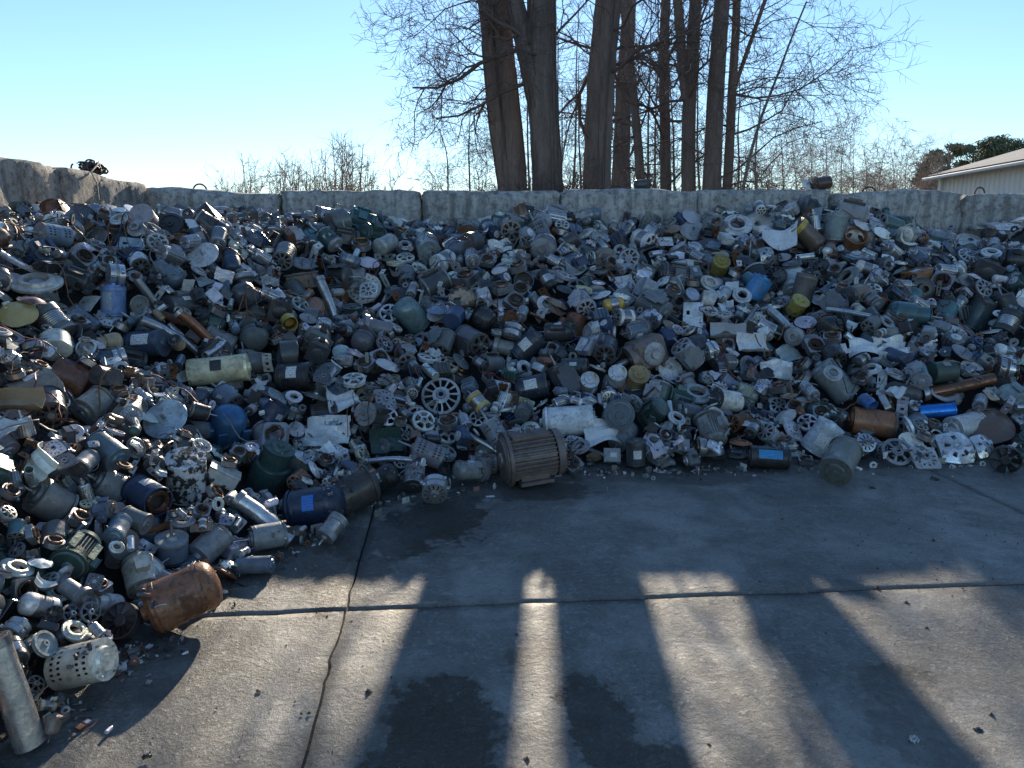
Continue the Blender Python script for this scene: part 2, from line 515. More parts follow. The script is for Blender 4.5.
def motor(R, L, rg, shell='plain', bell='plain', base=None, box_=None, label=None, shaft=1, hump=False, wire=False, cap=None, mat='paint'):
    h = L / 2
    parts = []
    # body shell
    if shell == 'plain':
        sm = lathe([(-h, R * .90), (-h, R * .975), (-h + .05 * L, R), (-h + .10 * L, R), (-h + .11 * L, R * .985), (-h * .3, R * .985), (h * .3, R * .985), (h - .11 * L, R * .985), (h - .10 * L, R), (h - .05 * L, R), (h, R * .975), (h, R * .9)], 26)
        dent(sm, R * .035, rg)
    elif shell == 'slot':
        rows = [-h, -h * .82, -h * .66, -h * .5, -h * .34, -h * .18, h * .34, h * .5, h * .66, h * .82, h]
        def msk(u, v): return not (u in (1, 3, 6, 8) and v % 2 == 0 and (v % 24) < 18)
        sm = maskgrid(10, 48, lambda u, v, l: (rows[u], R * (1 if l else .95) * math.cos(v * math.pi / 24), R * (1 if l else .95) * math.sin(v * math.pi / 24)), msk)
        parts.append(part('core', cyl(-h * .95, h * .95, R * .86, 16), 'dark', 'black'))
    elif shell == 'fin':
        nf = 28
        ring = []
        for i in range(nf):
            for (da, rr) in ((0.0, 1.0), (.28, 1.0), (.40, .86), (.88, .86)):
                a = 2 * math.pi * (i + da) / nf; ring.append((rr * R * math.cos(a), rr * R * math.sin(a)))
        sm = MB(); k = len(ring)
        sm.v = [(-h * .96, y, z) for y, z in ring] + [(h * .96, y, z) for y, z in ring]
        sm.f = [(i, (i + 1) % k, k + (i + 1) % k, k + i) for i in range(k)]
        for s, o in ((-1, 0), (1, k)):
            c = len(sm.v); sm.v.append((s * h * .96, 0, 0)); sm.f += [(o + i, o + (i + 1) % k, c) for i in range(k)]
    elif shell == 'band':
        sm = lathe([(-h, R * .9), (-h, R), (-h * .55, R), (-h * .55, R * .93), (h * .55, R * .93), (h * .55, R), (h, R), (h, R * .9)], 26)
        lam = lathe([(-h * .53, R * .94)] + [(-h * .53 + i * h * 1.06 / 14, R * (.975 if i % 2 else .945)) for i in range(15)] + [(h * .53, R * .94)], 26)
        parts.append(part('lamination_stack', lam, 'metal', 'steel'))
    elif shell == 'step':
        sm = lathe([(-h, R * .6), (-h, R), (h * .1, R), (h * .16, R * .96), (h * .2, R * .80), (h * .95, R * .78), (h, R * .7)], 26)
        dent(sm, R * .03, rg)
    parts.append(part('shell', sm, mat, 'body'))
    # end bells
    Rb = R if shell != 'step' else R * .8
    for s, RR in ((1, Rb), (-1, R)):
        kind = bell if isinstance(bell, str) else bell[0 if s > 0 else 1]
        kids = []
        if kind == 'vent':
            bm_ = vented_bell(RR * 1.01, rg.choice([6, 8, 9]), h - .02 * R, R * .14, rg)
            hub = lathe([(h, RR * .24), (h + .28 * R, RR * .22), (h + .28 * R, 0)], 14)
            kids.append(('bearing_hub', hub, 'metal', 'steel'))
            wd = torus(RR * .62, RR * .2, 18, 6, h - RR * .12, .7)
            kids.append(('winding', wd, 'metal', 'copper'))
            kids.append(('core', lathe([(h - RR * .2, RR * .9), (h - RR * .2, 0)], 18), 'dark', 'black'))
        elif kind == 'open':
            bm_ = lathe([(h - .02 * R, RR * .9), (h, RR), (h + .05 * R, RR), (h + .05 * R, RR * .9), (h - .1 * R, RR * .88)], 24)
            kids.append(('winding', torus(RR * .62, RR * .2, 18, 6, h - RR * .05, .9), 'metal', 'copper'))
            kids.append(('core', lathe([(h - RR * .25, RR * .9), (h - RR * .25, 0)], 18), 'dark', 'black'))
        else:
            bm_ = bell_plain(RR, h, {'plain': rg.choice([0, 1, 3]), 'dome': 2, 'flat': 3, 'ring': 1, 'cone': 0}[kind], rg)
        role = 'bell' if kind in ('vent', 'plain', 'ring') else 'body'
        mtx = FLIP if s < 0 else Matrix.Identity(4)
        bm_.xf(mtx)
        kd = []
        for (nm, km, mt, ro) in kids: kd.append(part(nm, km.xf(mtx), mt, ro))
        parts.append(part('end_bell', bm_, 'cast' if mat == 'paint' else mat, role, kd))
    if shaft: parts.append(shaft_part(h + .1 * R, Rb, R * rg.uniform(.9, 1.5), rg))
    if shaft > 1:
        p = MB().join(lathe([(-h - .1 * R, 0), (-h - .1 * R, R * .1), (-h - R * 1.0, R * .1), (-h - R * 1.0, 0)], 10))
        parts.append(part('shaft', p, 'metal', 'steel'))
    parts += bolts(Rb, h + .05 * R, 4, rg)
    if base == 'cradle':
        w, t = R * 1.15, R * .06
        m = box((0, 0, -R * 1.16), (L * .9, w, t))
        for s in (-1, 1):
            m.join(box((s * L * .45, 0, -R * .95), (t, w * .8, R * .42)))
            m.join(box((0, s * w * .62, -R * 1.17), (L * .55, w * .3, t * .9)))
        parts.append(part('base', m, 'paint', 'bell'))
    elif base == 'feet':
        for s in (-1, 1):
            m = box((0, s * R * .72, -R * .98), (L * .72, R * .5, R * .16), R * .03)
            m.join(box((0, s * R * .60, -R * .80), (L * .6, R * .14, R * .42)))
            parts.append(part('foot', m, 'cast', 'body'))
    if box_:
        a = rg.uniform(.3, 2.6)
        m = box((0, 0, R * 1.18), (L * .42, R * .78, R * .5), R * .05)
        kd = [part('cover', box((0, 0, R * 1.45), (L * .44, R * .82, R * .06)), 'paint', 'body')]
        if box_ == 'side':
            m.xf(RX(math.pi / 2)); kd[0]['mesh'].transform(RX(math.pi / 2))
        parts.append(part('junction_box', m, 'paint', 'body', kd))
    if hump:
        m = lathe([(-h * .62, 0), (-h * .62, R * .3), (-h * .56, R * .36), (h * .5, R * .36), (h * .56, R * .3), (h * .56, 0)], 14)
        parts.append(part('capacitor_cover', m.xf(TR(0, R * .35, R * .95)), 'paint', 'body'))
    if label:
        # label angle chosen so that it can be turned to the viewer; a0 is centred on +Z
        w = label if isinstance(label, float) else .5
        m = patch(R * 1.0, -L * w * .4, L * w * .4, math.pi / 2 - .42, math.pi / 2 + .42)
        parts.append(part('label', m, 'label', 'tag'))
    if cap:
        m = lathe([(-h - .02 * R, R * 1.04), (-h * .62, R * 1.045), (-h * .62, R * 1.02)], 26)
        parts.append(part('coloured_band', m, 'paint', 'capc'))
    if wire: parts.append(wires(R, h * .3, rg))
    return parts

def alternator(R, rg):
    P = []
    L = R * 1.2
    for s in (1, -1):
        n = rg.choice([10, 12])
        pl = polar_plate([R * .25, R * .42, R * .82, R], n * 3, lambda u, v: u != 1 or v % 3 != 0, L / 2 - R * .12, L / 2, dome=R * .12)
        ring = lathe([(R * .12, R * .93), (R * .12, R), (L / 2 - R * .05, R), (L / 2 - R * .05, R * .9)], 24)
        pl.join(ring)
        for i in range(3):
            a = i * 2.1 + .3
            ear = box((L * .3, R * 1.08 * math.cos(a), R * 1.08 * math.sin(a)), (R * .3, R * .26, R * .26), R * .04)
            pl.join(ear)
        if s < 0: pl.xf(FLIP)
        P.append(part('end_bell', pl, 'metal', 'alu'))
    P.append(part('stator', lathe([(-R * .14, R * .85), (-R * .14, R * .97)] + [(-R * .12 + i * R * .03, R * (.97 if i % 2 else .95)) for i in range(9)] + [(R * .14, R * .97), (R * .14, R * .85)], 24), 'metal', 'steel'))
    P.append(part('core', cyl(-L * .42, L * .42, R * .6, 14), 'metal', 'copper'))
    x = L / 2 + R * .1
    P.append(part('pulley', lathe([(x, 0), (x, R * .42), (x + R * .06, R * .44), (x + R * .12, R * .32), (x + R * .22, R * .32), (x + R * .28, R * .44), (x + R * .34, R * .42), (x + R * .34, R * .16), (x + R * .44, R * .15), (x + R * .44, 0)], 18), 'metal', 'steel'))
    return P

def end_bell(R, rg, style=0):
    n = [6, 8, 5, 12][style % 4]
    P = []
    if style == 3:
        m = polar_plate([R * .16, R * .34, R * .44, R * .86, R], n * 4, lambda u, v: (u != 2) or v % 4 in (0,), -R * .06, R * .06, dome=R * .2)
    elif style == 4:
        m = polar_plate([R * .2, R * .45, R * .62, R * .82, R], 36, lambda u, v: not (u == 2 and v % 3 == 0), -R * .05, R * .05, dome=R * .10, square=0.9)
    else:
        m = polar_plate([R * .18, R * .36, R * .8, R], n * 4, lambda u, v: u != 1 or v % 4 == 0, -R * .07, R * .07, dome=R * .16, square=[0, .8, 0][style % 3])
    m.join(lathe([(-R * .22, R * .93), (-R * .22, R), (R * .02, R), (R * .02, R * .93), (-R * .22, R * .93)], 24))
    dent(m, R * .03, rg)
    P.append(part('plate', m, 'cast', 'body'))
    P.append(part('bearing_hub', lathe([(-R * .2, R * .14), (-R * .2, R * .3), (R * .30, R * .26), (R * .32, R * .24), (R * .32, R * .13), (R * .05, R * .12)], 16), 'metal', 'steel'))
    return P

def stator(R, rg, square=True):
    P = []
    t = R * rg.uniform(.5, .8)
    teeth = 24
    m = polar_plate([R * .56, R * .66, R * .74, R], 48, lambda u, v: u != 0 or v % 4 < 2, -t / 2, t / 2, square=1.0 if square else 0.0)
    P.append(part('lamination_stack', m, 'metal', 'steel'))
    for s in (1, -1):
        w = torus(R * .70, R * .13, 24, 6, s * (t / 2 + R * .08), 1.3)
        P.append(part('winding', dent(w, R * .05, rg, 3), 'metal', 'copper'))
    return P

def rotor(R, rg):
    h = R * rg.uniform(.9, 1.4)
    P = []
    k = 44
    ring = []
    for i in range(k):
        rr = R * (1 if i % 2 else .955); a = 2 * math.pi * i / k
        ring.append((rr, a))
    m = MB()
    for x, tw in ((-h, 0), (h, .25)):
        m.v += [(x, r * math.cos(a + tw), r * math.sin(a + tw)) for r, a in ring]
    m.f = [(i, (i + 1) % k, k + (i + 1) % k, k + i) for i in range(k)]
    P.append(part('lamination_stack', m, 'metal', 'steel'))
    for s in (1, -1):
        e = lathe([(s * h, R), (s * (h + R * .2), R * .96), (s * (h + R * .2), R * .6), (s * (h + R * .05), R * .55), (s * h, 0)], 22)
        P.append(part('end_ring', e, 'metal', 'alu'))
    P.append(part('shaft', lathe([(-h - R * 1.2, 0), (-h - R * 1.2, R * .2), (-h - R * .5, R * .2), (-h - R * .5, R * .28), (h + R * .5, R * .28), (h + R * .5, R * .2), (h + R * 1.6, R * .2), (h + R * 1.6, 0)], 10), 'metal', 'steel'))
    P.append(part('bearing', lathe([(h + R * .55, R * .2), (h + R * .55, R * .5), (h + R * .85, R * .5), (h + R * .85, R * .2)], 14), 'metal', 'steel'))
    return P

def housing(R, L, rg, bottom=True):
    h = L / 2; t = R * .06
    pr = [(-h, 0), (-h, R * .93), (-h + R * .08, R), (h - R * .08, R), (h, R * 1.03), (h, R * .95), (h - R * .08, R - t), (-h + t, R - t), (-h + t, 0)]
    if not bottom: pr = [(-h, R - t), (-h, R), (h, R), (h, R - t), (-h, R - t)]
    m = dent(lathe(pr, 24), R * .09, rg)
    P = [part('shell', m, 'paint', 'body')]
    r = rg.random()
    if r < .4: P.append(part('winding', dent(torus(R * .72, R * .17, 22, 6, h * .3, 1.4), R * .06, rg, 3), 'metal', 'copper'))
    if r > .55: P.append(part('bracket', box((0, 0, R * 1.06), (L * .3, R * .5, R * .12), R * .02), 'cast', 'steel'))
    return P

def disc(R, rg, style=0):
    if style == 0:   # flat disc with hub and stub shaft
        m = lathe([(-R * .05, 0), (-R * .05, R * .97), (0, R), (R * .04, R * .98), (R * .05, R * .9), (R * .035, R * .3), (R * .07, R * .25), (R * .07, 0)], 30)
        return [part('plate', dent(m, R * .02, rg), 'paint', 'body'), part('shaft', lathe([(R * .05, 0), (R * .05, R * .08), (R * .42, R * .08), (R * .42, 0)], 10), 'metal', 'steel')]
    if style == 1:   # flange ring
        m = lathe([(-R * .1, R * .5), (-R * .1, R * .95), (-R * .05, R), (R * .05, R), (R * .1, R * .94), (R * .1, R * .72), (R * .22, R * .68), (R * .22, R * .5), (-R * .1, R * .5)], 28)
        return [part('flange', m, 'cast', 'body')]
    if style == 2:   # belt pulley
        m = lathe([(-R * .16, 0), (-R * .16, R * .25), (-R * .04, R * .28), (-R * .04, R * .75), (-R * .14, R * .8), (-R * .14, R), (-R * .05, R * .86), (R * .05, R * .86), (R * .14, R), (R * .14, R * .8), (R * .04, R * .75), (R * .04, R * .28), (R * .2, R * .25), (R * .2, R * .1), (R * .02, R * .1), (R * .02, 0)], 28)
        return [part('wheel', m, 'cast', 'body')]
    # perforated wheel: rows of round-ish holes
    m = polar_plate([R * .16, R * .34, R * .46, R * .56, R * .70, R * .80, R * .9, R], 48, lambda u, v: not ((u == 2 and v % 4 == 0) or (u == 4 and v % 3 == 0)), -R * .04, R * .04, dome=R * .08)
    P = [part('plate', dent(m, R * .02, rg), 'paint', 'body')]
    P.append(part('bearing_hub', lathe([(-R * .1, R * .1), (-R * .1, R * .24), (R * .16, R * .2), (R * .16, R * .1), (0, R * .09)], 16), 'metal', 'steel'))
    P.append(part('rim', torus(R * .97, R * .05, 36, 6), 'paint', 'body'))
    return P

def fan(R, rg):
    n = rg.choice([7, 9, 11])
    P = []
    for i in range(n):
        b = maskgrid(3, 2, lambda u, v, l: (R * (.16 * (v - 1) + (.02 if l else 0)), (.3 + .66 * u / 3) * R, (v - 1) * R * (.16 + .05 * u)), lambda u, v: True, wrap=False)
        P.append(part('blade', b.xf(RX(2 * math.pi * i / n)), 'dark', 'body'))
    P.append(part('hub', lathe([(-R * .2, 0), (-R * .2, R * .3), (R * .16, R * .34), (R * .22, R * .26), (R * .22, 0)], 16), 'dark', 'body'))
    P.append(part('rim', lathe([(-R * .2, R * .93), (-R * .2, R), (R * .2, R), (R * .2, R * .93), (-R * .2, R * .93)], 26), 'dark', 'body'))
    return P

def blower(R, rg):
    m = polar_plate([R * .86, R], 60, lambda u, v: v % 2 == 0, -R * .38, R * .38)
    P = [part('blade_set', m, 'metal', 'steel')]
    P.append(part('rim', lathe([(R * .36, R * .84), (R * .36, R * 1.02), (R * .44, R * 1.02), (R * .44, R * .84), (R * .36, R * .84)], 28), 'metal', 'body'))
    P.append(part('back_plate', lathe([(-R * .38, 0), (-R * .38, R * 1.02), (-R * .33, R * 1.02), (-R * .30, R * .3), (-R * .1, R * .16), (-R * .1, 0)], 28), 'metal', 'body'))
    return P

def cover(S, rg, style=0):
    """bent, crumpled sheet metal or plastic"""
    nu, nv = 8, 8
    ax, ay = S * rg.uniform(.75, 1.0), S * rg.uniform(.5, .85)
    k = [rg.uniform(-1, 1) for _ in range(6)]
    cut = rg.uniform(.0, .5)
    def pos(u, v, l):
        a, b = u / nu * 2 - 1, v / nv * 2 - 1
        y, z = a * ax, b * ay * (1 - cut * .3 * (a + 1) / 2)
        if style == 0: x = S * (.42 * (k[0] + (.5 if k[0] > 0 else -.5)) * a * a + .3 * k[1] * a * b + .08 * math.sin(3 * a + 4 * b * k[2]) + .06 * math.sin(7 * b + 3 * k[3]))
        elif style == 1:
            x = S * (.5 * max(0, abs(b) - .62) / .38 + .05 * math.sin(5 * a + k[0] * 3)); z = z * (1 if abs(b) < .62 else .9)
        elif style == 2:
            x = S * (.30 * (1 - min(1, a * a + b * b)) + .03 * math.sin(6 * a + k[1])); 
            r = math.hypot(a, b)
            if r > 0: q = min(1, max(abs(a), abs(b)) / r); y *= q; z *= q * ax / ay
        else: x = S * (.18 * math.sin(4 * a + k[0] * 3) * math.cos(3.5 * b + k[1] * 3) + .14 * math.sin(9 * b + 5 * a * k[2]) + .1 * k[4] * a * b)
        return (x + (S * .04 if l else 0), y, z)
    m = maskgrid(nu, nv, pos, lambda u, v: True, wrap=False)
    return [part('sheet', dent(m, S * .06, rg), 'sheet', 'body')]

def gearbox(S, rg):
    P = []
    m = box((0, 0, 0), (S, S * .8, S * .85), S * .1)
    m.join(lathe([(S * .4, S * .40), (S * .56, S * .42), (S * .64, S * .42), (S * .64, S * .2)], 20))
    P.append(part('case', dent(m, S * .02, rg), 'cast', 'body'))
    c = lathe([(-.06 * S, 0), (-.06 * S, S * .34), (.05 * S, S * .33), (.07 * S, S * .28), (.07 * S, S * .14), (.16 * S, S * .12), (.16 * S, 0)], 18)
    P.append(part('cover', c.xf(Matrix.Rotation(math.pi / 2, 4, 'Z') @ TR(S * .42, 0, 0)), 'cast', 'alu'))
    P.append(part('shaft', lathe([(S * .5, 0), (S * .5, S * .1), (S * 1.0, S * .1), (S * 1.0, 0)], 10), 'metal', 'steel'))
    r = MB()
    for i in (-1, 0, 1): r.join(box((i * S * .26, 0, -S * .46), (S * .08, S * .7, S * .12)))
    P.append(part('rib_set', r, 'cast', 'body'))
    return P

def casting(S, rg):
    """lumpy aluminium gear-end casting with flange, pockets and ribs"""
    P = []
    m = polar_plate([S * .2, S * .42, S * .72, S], 30, lambda u, v: not (u == 1 and v % 6 in (1, 2)), -S * .1, S * .12, dome=S * .3, square=.8)
    m.join(box((S * .2, S * .55, S * .1), (S * .5, S * .5, S * .45), S * .08))
    m.join(box((S * .05, -S * .6, -S * .4), (S * .35, S * .6, S * .25), S * .06))
    P.append(part('case', dent(m, S * .06, rg), 'metal', 'body'))
    P.append(part('bearing_hub', lathe([(0, S * .16), (S * .1, S * .34), (S * .44, S * .28), (S * .46, S * .14), (S * .3, S * .12), (S * .3, 0)], 18), 'metal', 'alu'))
    return P

def compressor(R, rg):
    L = R * rg.uniform(1.7, 2.3); h = L / 2
    m = lathe([(-h, 0), (-h + R * .04, R * .4), (-h + R * .2, R * .78), (-h + R * .5, R * .98), (-R * .04, R), (-R * .04, R * 1.05), (R * .04, R * 1.05), (R * .04, R), (h - R * .5, R * .98), (h - R * .2, R * .78), (h - R * .04, R * .4), (h, 0)], 26)
    P = [part('shell', dent(m, R * .02, rg), 'paint', 'body')]
    P.append(part('terminal_box', box((0, 0, R * 1.0), (R * .6, R * .5, R * .35), R * .05), 'dark', 'black'))
    for s in (1, -1):
        P.append(part('pipe_stub', tube([(h * .5 * s, R * .8, 0), (h * .55 * s, R * 1.15, 0), (h * .8 * s, R * 1.4, R * .05), (h * 1.2 * s, R * 1.42, R * .1)], R * .07, 8), 'metal', 'copper'))
    f = box((-h * .85, 0, 0), (R * .07, R * 1.9, R * 1.9), R * .02)
    P.append(part('base', f, 'paint', 'body'))
    return P

def pump(R, rg):
    P = motor(R * .8, R * 2.0, rg, 'plain', ('flat', 'dome'), None, 'top' if rg.random() < .5 else None, .4 if rg.random() < .5 else None, 0)
    x = R * 1.0
    v = lathe([(x, 0), (x, R * .9), (x + R * .1, R * 1.08), (x + R * .5, R * 1.08), (x + R * .6, R * .9), (x + R * .6, R * .5), (x + R * .95, R * .42), (x + R * .95, R * .55), (x + R * 1.05, R * .55), (x + R * 1.05, R * .3), (x + R * .6, R * .28), (x + R * .6, 0)], 26)
    v.join(lathe([(0, R * .28), (R * 1.1, R * .28), (R * 1.1, R * .4), (R * 1.25, R * .4), (R * 1.25, R * .22), (R * .5, R * .2), (R * .5, 0)], 14), TR(x + R * .3, R * .6, 0) @ Matrix.Rotation(-math.pi / 2, 4, 'Y'))
    P.append(part('volute', dent(v, R * .02, rg), 'cast', 'bell'))
    return P

def bracket(S, rg):
    t = S * .05; w = S * rg.uniform(.25, .45)
    st = rg.randint(0, 2)
    prof = [[(-.9, .5), (-.9, 0), (.9, 0), (.9, .6)], [(-.9, 0), (0, 0), (.15, .8)], [(-1, .1), (-.5, .1), (-.4, .5), (.4, .5), (.5, .1), (1, .1)]][st]
    pts = [(a * S, b * S) for a, b in prof]
    fine = []
    for (a, b) in zip(pts[:-1], pts[1:]):
        for i in range(3): fine.append((a[0] + (b[0] - a[0]) * i / 3, a[1] + (b[1] - a[1]) * i / 3))
    fine.append(pts[-1])
    n = len(fine) - 1
    m = maskgrid(n, 3, lambda u, v, l: (fine[u][0] + (t if l else 0) * .4, (v / 3 - .5) * 2 * w, fine[u][1] + (t if l else 0)), lambda u, v: not (v == 1 and u % 3 == 1), wrap=False)
    return [part('plate', dent(m, S * .1, rg), 'paint', 'body')]

def pipe(L, r, rg, bend=0.0, hollow=True):
    n = 10
    pts = [(-L / 2 + L * i / n, bend * L * math.sin(math.pi * i / n), 0) for i in range(n + 1)]
    m = tube(pts, r, 14, caps=not hollow)
    if hollow:
        i = tube(pts, r * .86, 14, caps=False); i.f = [q[::-1] for q in i.f]
        m.join(i)
        for o in (0, n * 14):
            k = 14 * (n + 1)
            m.f += [(o + j, o + (j + 1) % 14, k + o + (j + 1) % 14, k + o + j) for j in range(14)]
    P = [part('tube', dent(m, r * .15, rg), 'metal', 'body')]
    P.append(part('collar', lathe([(-L * .5, r * 1.0), (-L * .5, r * 1.18), (-L * .42, r * 1.18), (-L * .42, r * 1.0)], 14), 'metal', 'steel'))
    return P

def capacitor(R, rg):
    h = R * 2.4
    m = lathe([(-h, 0), (-h, R * .9), (-h + R * .1, R), (h - R * .2, R), (h - R * .2, R * 1.08), (h, R * 1.08), (h, R * .92), (h - R * .12, R * .9), (h - R * .12, 0)], 18)
    t = MB()
    for s in (-1, 1): t.join(box((h, s * R * .4, 0), (R * .5, R * .08, R * .3)))
    return [part('can', m, 'metal', 'body'), part('terminal', t, 'metal', 'copper')]

def control_box(S, rg):
    m = box((0, 0, 0), (S * 1.2, S, S * .55), S * .04)
    kd = [part('cover', box((0, 0, S * .30), (S * 1.24, S * 1.04, S * .06), S * .01), 'paint', 'body')]
    P = [part('case', dent(m, S * .02, rg), 'paint', 'body', kd)]
    P.append(part('label', box((S * .1, 0, S * .337), (S * .5, S * .35, S * .008)), 'label', 'tag'))
    P.append(part('cable_gland', cyl(S * .6, S * .8, S * .13, 10), 'dark', 'black'))
    return P

def finned_motor(R, rg):
    P = motor(R, R * 2.1, rg, 'fin', ('ring', 'flat'), 'feet', 'side', None, 0)
    x = -R * 1.05
    P.append(part('fan_cover', lathe([(x, R * 1.04), (x - R * .3, R * 1.02), (x - R * .38, R * .85), (x - R * .38, R * .2), (x - R * .34, 0)], 26), 'paint', 'body'))
    P.append(part('lifting_eye', torus(R * .16, R * .05, 14, 6).xf(TR(0, 0, R * 1.12) @ Matrix.Rotation(math.pi / 2, 4, 'Z')), 'metal', 'steel'))
    f = lathe([(R * 1.0, R * .9), (R * 1.0, R * 1.22), (R * 1.16, R * 1.22), (R * 1.16, R * 1.0), (R * 1.3, R * .9), (R * 1.3, R * .3), (R * 1.36, R * .28), (R * 1.36, 0)], 26)
    P.append(part('flange', f, 'cast', 'body'))
    # flat pads cast on the body
    P.append(part('name_pad', box((0, 0, R * .96), (R * 1.7, R * .9, R * .22), R * .04), 'cast', 'body'))
    return P

# ------------------------------------------------------------------ placing: the heap's surface
FOOT = np.array([(-1.85, -1.2), (-1.72, 0.9), (-1.62, 1.9), (-1.55, 2.5), (-1.42, 3.1), (-1.18, 3.8), (-.98, 4.45), (-.5, 4.82), (.6, 5.18), (2.5, 5.34), (3.9, 5.46), (6, 5.55), (10.5, 5.6)])
WALL_X = -4.55
def wall_y(x): return 9.85 + 0.05 * x

def foot_dist(x, y):
    p = np.stack([x, y], -1)
    best = np.full(x.shape, 1e9); side = np.zeros(x.shape)
    for a, b in zip(FOOT[:-1], FOOT[1:]):
        ab = b - a
        t = np.clip(((p - a) @ ab) / (ab @ ab), 0, 1)
        q = a + t[..., None] * ab
        d = np.hypot(p[..., 0] - q[..., 0], p[..., 1] - q[..., 1])
        cr = ab[0] * (p[..., 1] - a[1]) - ab[1] * (p[..., 0] - a[0])
        up = d < best
        side = np.where(up, cr, side); best = np.where(up, d, best)
    return np.where(side > 0, best, -best)

GX0, GY0, RES = -5.2, -1.3, 0.025
NX, NY = int((10.4 - GX0) / RES), int((10.3 - GY0) / RES)
gx = GX0 + (np.arange(NX) + .5) * RES
gy = GY0 + (np.arange(NY) + .5) * RES
XX, YY = np.meshgrid(gx, gy, indexing='ij')
FD = foot_dist(XX, YY)
leftness = np.clip((-XX + 0.0) / 2.2 - np.clip((YY - 4.5) / 4.5, 0, 1) * 0.7, 0, 1)
slope = 0.455 + 0.15 * leftness
und = 0.07 * np.sin(XX * 1.7 + 1.0) + 0.06 * np.sin(XX * 3.1 - YY * 1.3) + 0.05 * np.sin(YY * 2.3 + XX * .9 + 2)
und += 0.16 * np.exp(-((XX - 3.4) ** 2) / 0.5) * np.clip((YY - 7.5) / 2, 0, 1)
raw = 0.10 + slope * FD + und * np.clip(FD / 1.2, 0, 1)
CAP = 2.10 + und - .22 * np.clip((-XX - 1.0) / 2.0, 0, 1)
TGT = np.where(FD > 0, -np.log(np.exp(-raw * 5) + np.exp(-CAP * 5)) / 5, 0.0)
TGT = np.where((XX < WALL_X) | (YY > wall_y(XX) - .02), -9, TGT)
CORE = np.where(FD > 0.12, np.maximum(TGT - 0.30, 0.0), 0.0)
H = CORE.copy()

def tgt_at(x, y):
    i = int(np.clip((x - GX0) / RES, 0, NX - 1)); j = int(np.clip((y - GY0) / RES, 0, NY - 1))
    return TGT[i, j]

def hit_heap(px, py, lift=0.0):
    d = ray(px, py); t = 1.2
    while t < 14:
        p = CAMP + d * t
        if p[1] > 10 or p[2] < tgt_at(p[0], p[1]) + lift and tgt_at(p[0], p[1]) > -1: break
        if p[2] < 0.06: break
        t += 0.015
    return CAMP + d * t

def sample_points(parts, n=420, seed=1):
    rg = np.random.default_rng(seed)
    tri = []
    def walk(ps):
        for p in ps:
            me = p['mesh']
            me.calc_loop_triangles()
            vv = np.empty(len(me.vertices) * 3); me.vertices.foreach_get('co', vv); vv = vv.reshape(-1, 3)
            ti = np.empty(len(me.loop_triangles) * 3, dtype=np.int64); me.loop_triangles.foreach_get('vertices', ti)
            tri.append(vv[ti.reshape(-1, 3)]); walk(p['kids'])
    walk(parts)
    T = np.concatenate(tri)
    ar = np.linalg.norm(np.cross(T[:, 1] - T[:, 0], T[:, 2] - T[:, 0]), axis=1)
    k = rg.choice(len(T), n, p=ar / ar.sum())
    u = rg.random((n, 2)); u = np.where(u.sum(1, keepdims=True) > 1, 1 - u, u)
    P = T[k, 0] + u[:, :1] * (T[k, 1] - T[k, 0]) + u[:, 1:] * (T[k, 2] - T[k, 0])
    ext = T.reshape(-1, 3)
    E = [ext[np.argmax(ext @ d)] for d in np.random.default_rng(3).normal(size=(60, 3))]
    return np.concatenate([P, np.array(E)])

def cells(P):
    i = ((P[:, 0] - GX0) / RES).astype(int); j = ((P[:, 1] - GY0) / RES).astype(int)
    return i, j

def rest_z(P, emb=0.97):
    """height at which the points come to rest on what is already there (P centred on x, y)"""
    i, j = cells(P)
    if i.min() < 0 or j.min() < 0 or i.max() >= NX or j.max() >= NY: return None
    if P[:, 0].min() < WALL_X + .01 or (P[:, 1] - wall_y(P[:, 0])).max() > -.01: return None
    g = H[i, j] - P[:, 2]
    z = np.quantile(g, emb)
    lo = P[:, 2].min()
    return max(z, -lo + 0.001)

def settle(P):
    i, j = cells(P)
    np.maximum.at(H, (i, j), P[:, 2])

def axis_rot(axis, roll):
    q = Vector((1, 0, 0)).rotation_difference(Vector(axis))
    return q.to_matrix() @ Matrix.Rotation(roll, 3, 'X')

ROLE = {'steel': (.42, .42, .43), 'alu': (.66, .67, .69), 'copper': (.19, .105, .065), 'black': (.018, .018, .02), 'wirered': (.25, .02, .015),
        'wirepale': (.45, .42, .38), 'tag': (.8, .8, .78), 'bell': None, 'body': None, 'capc': (.55, .38, .03)}

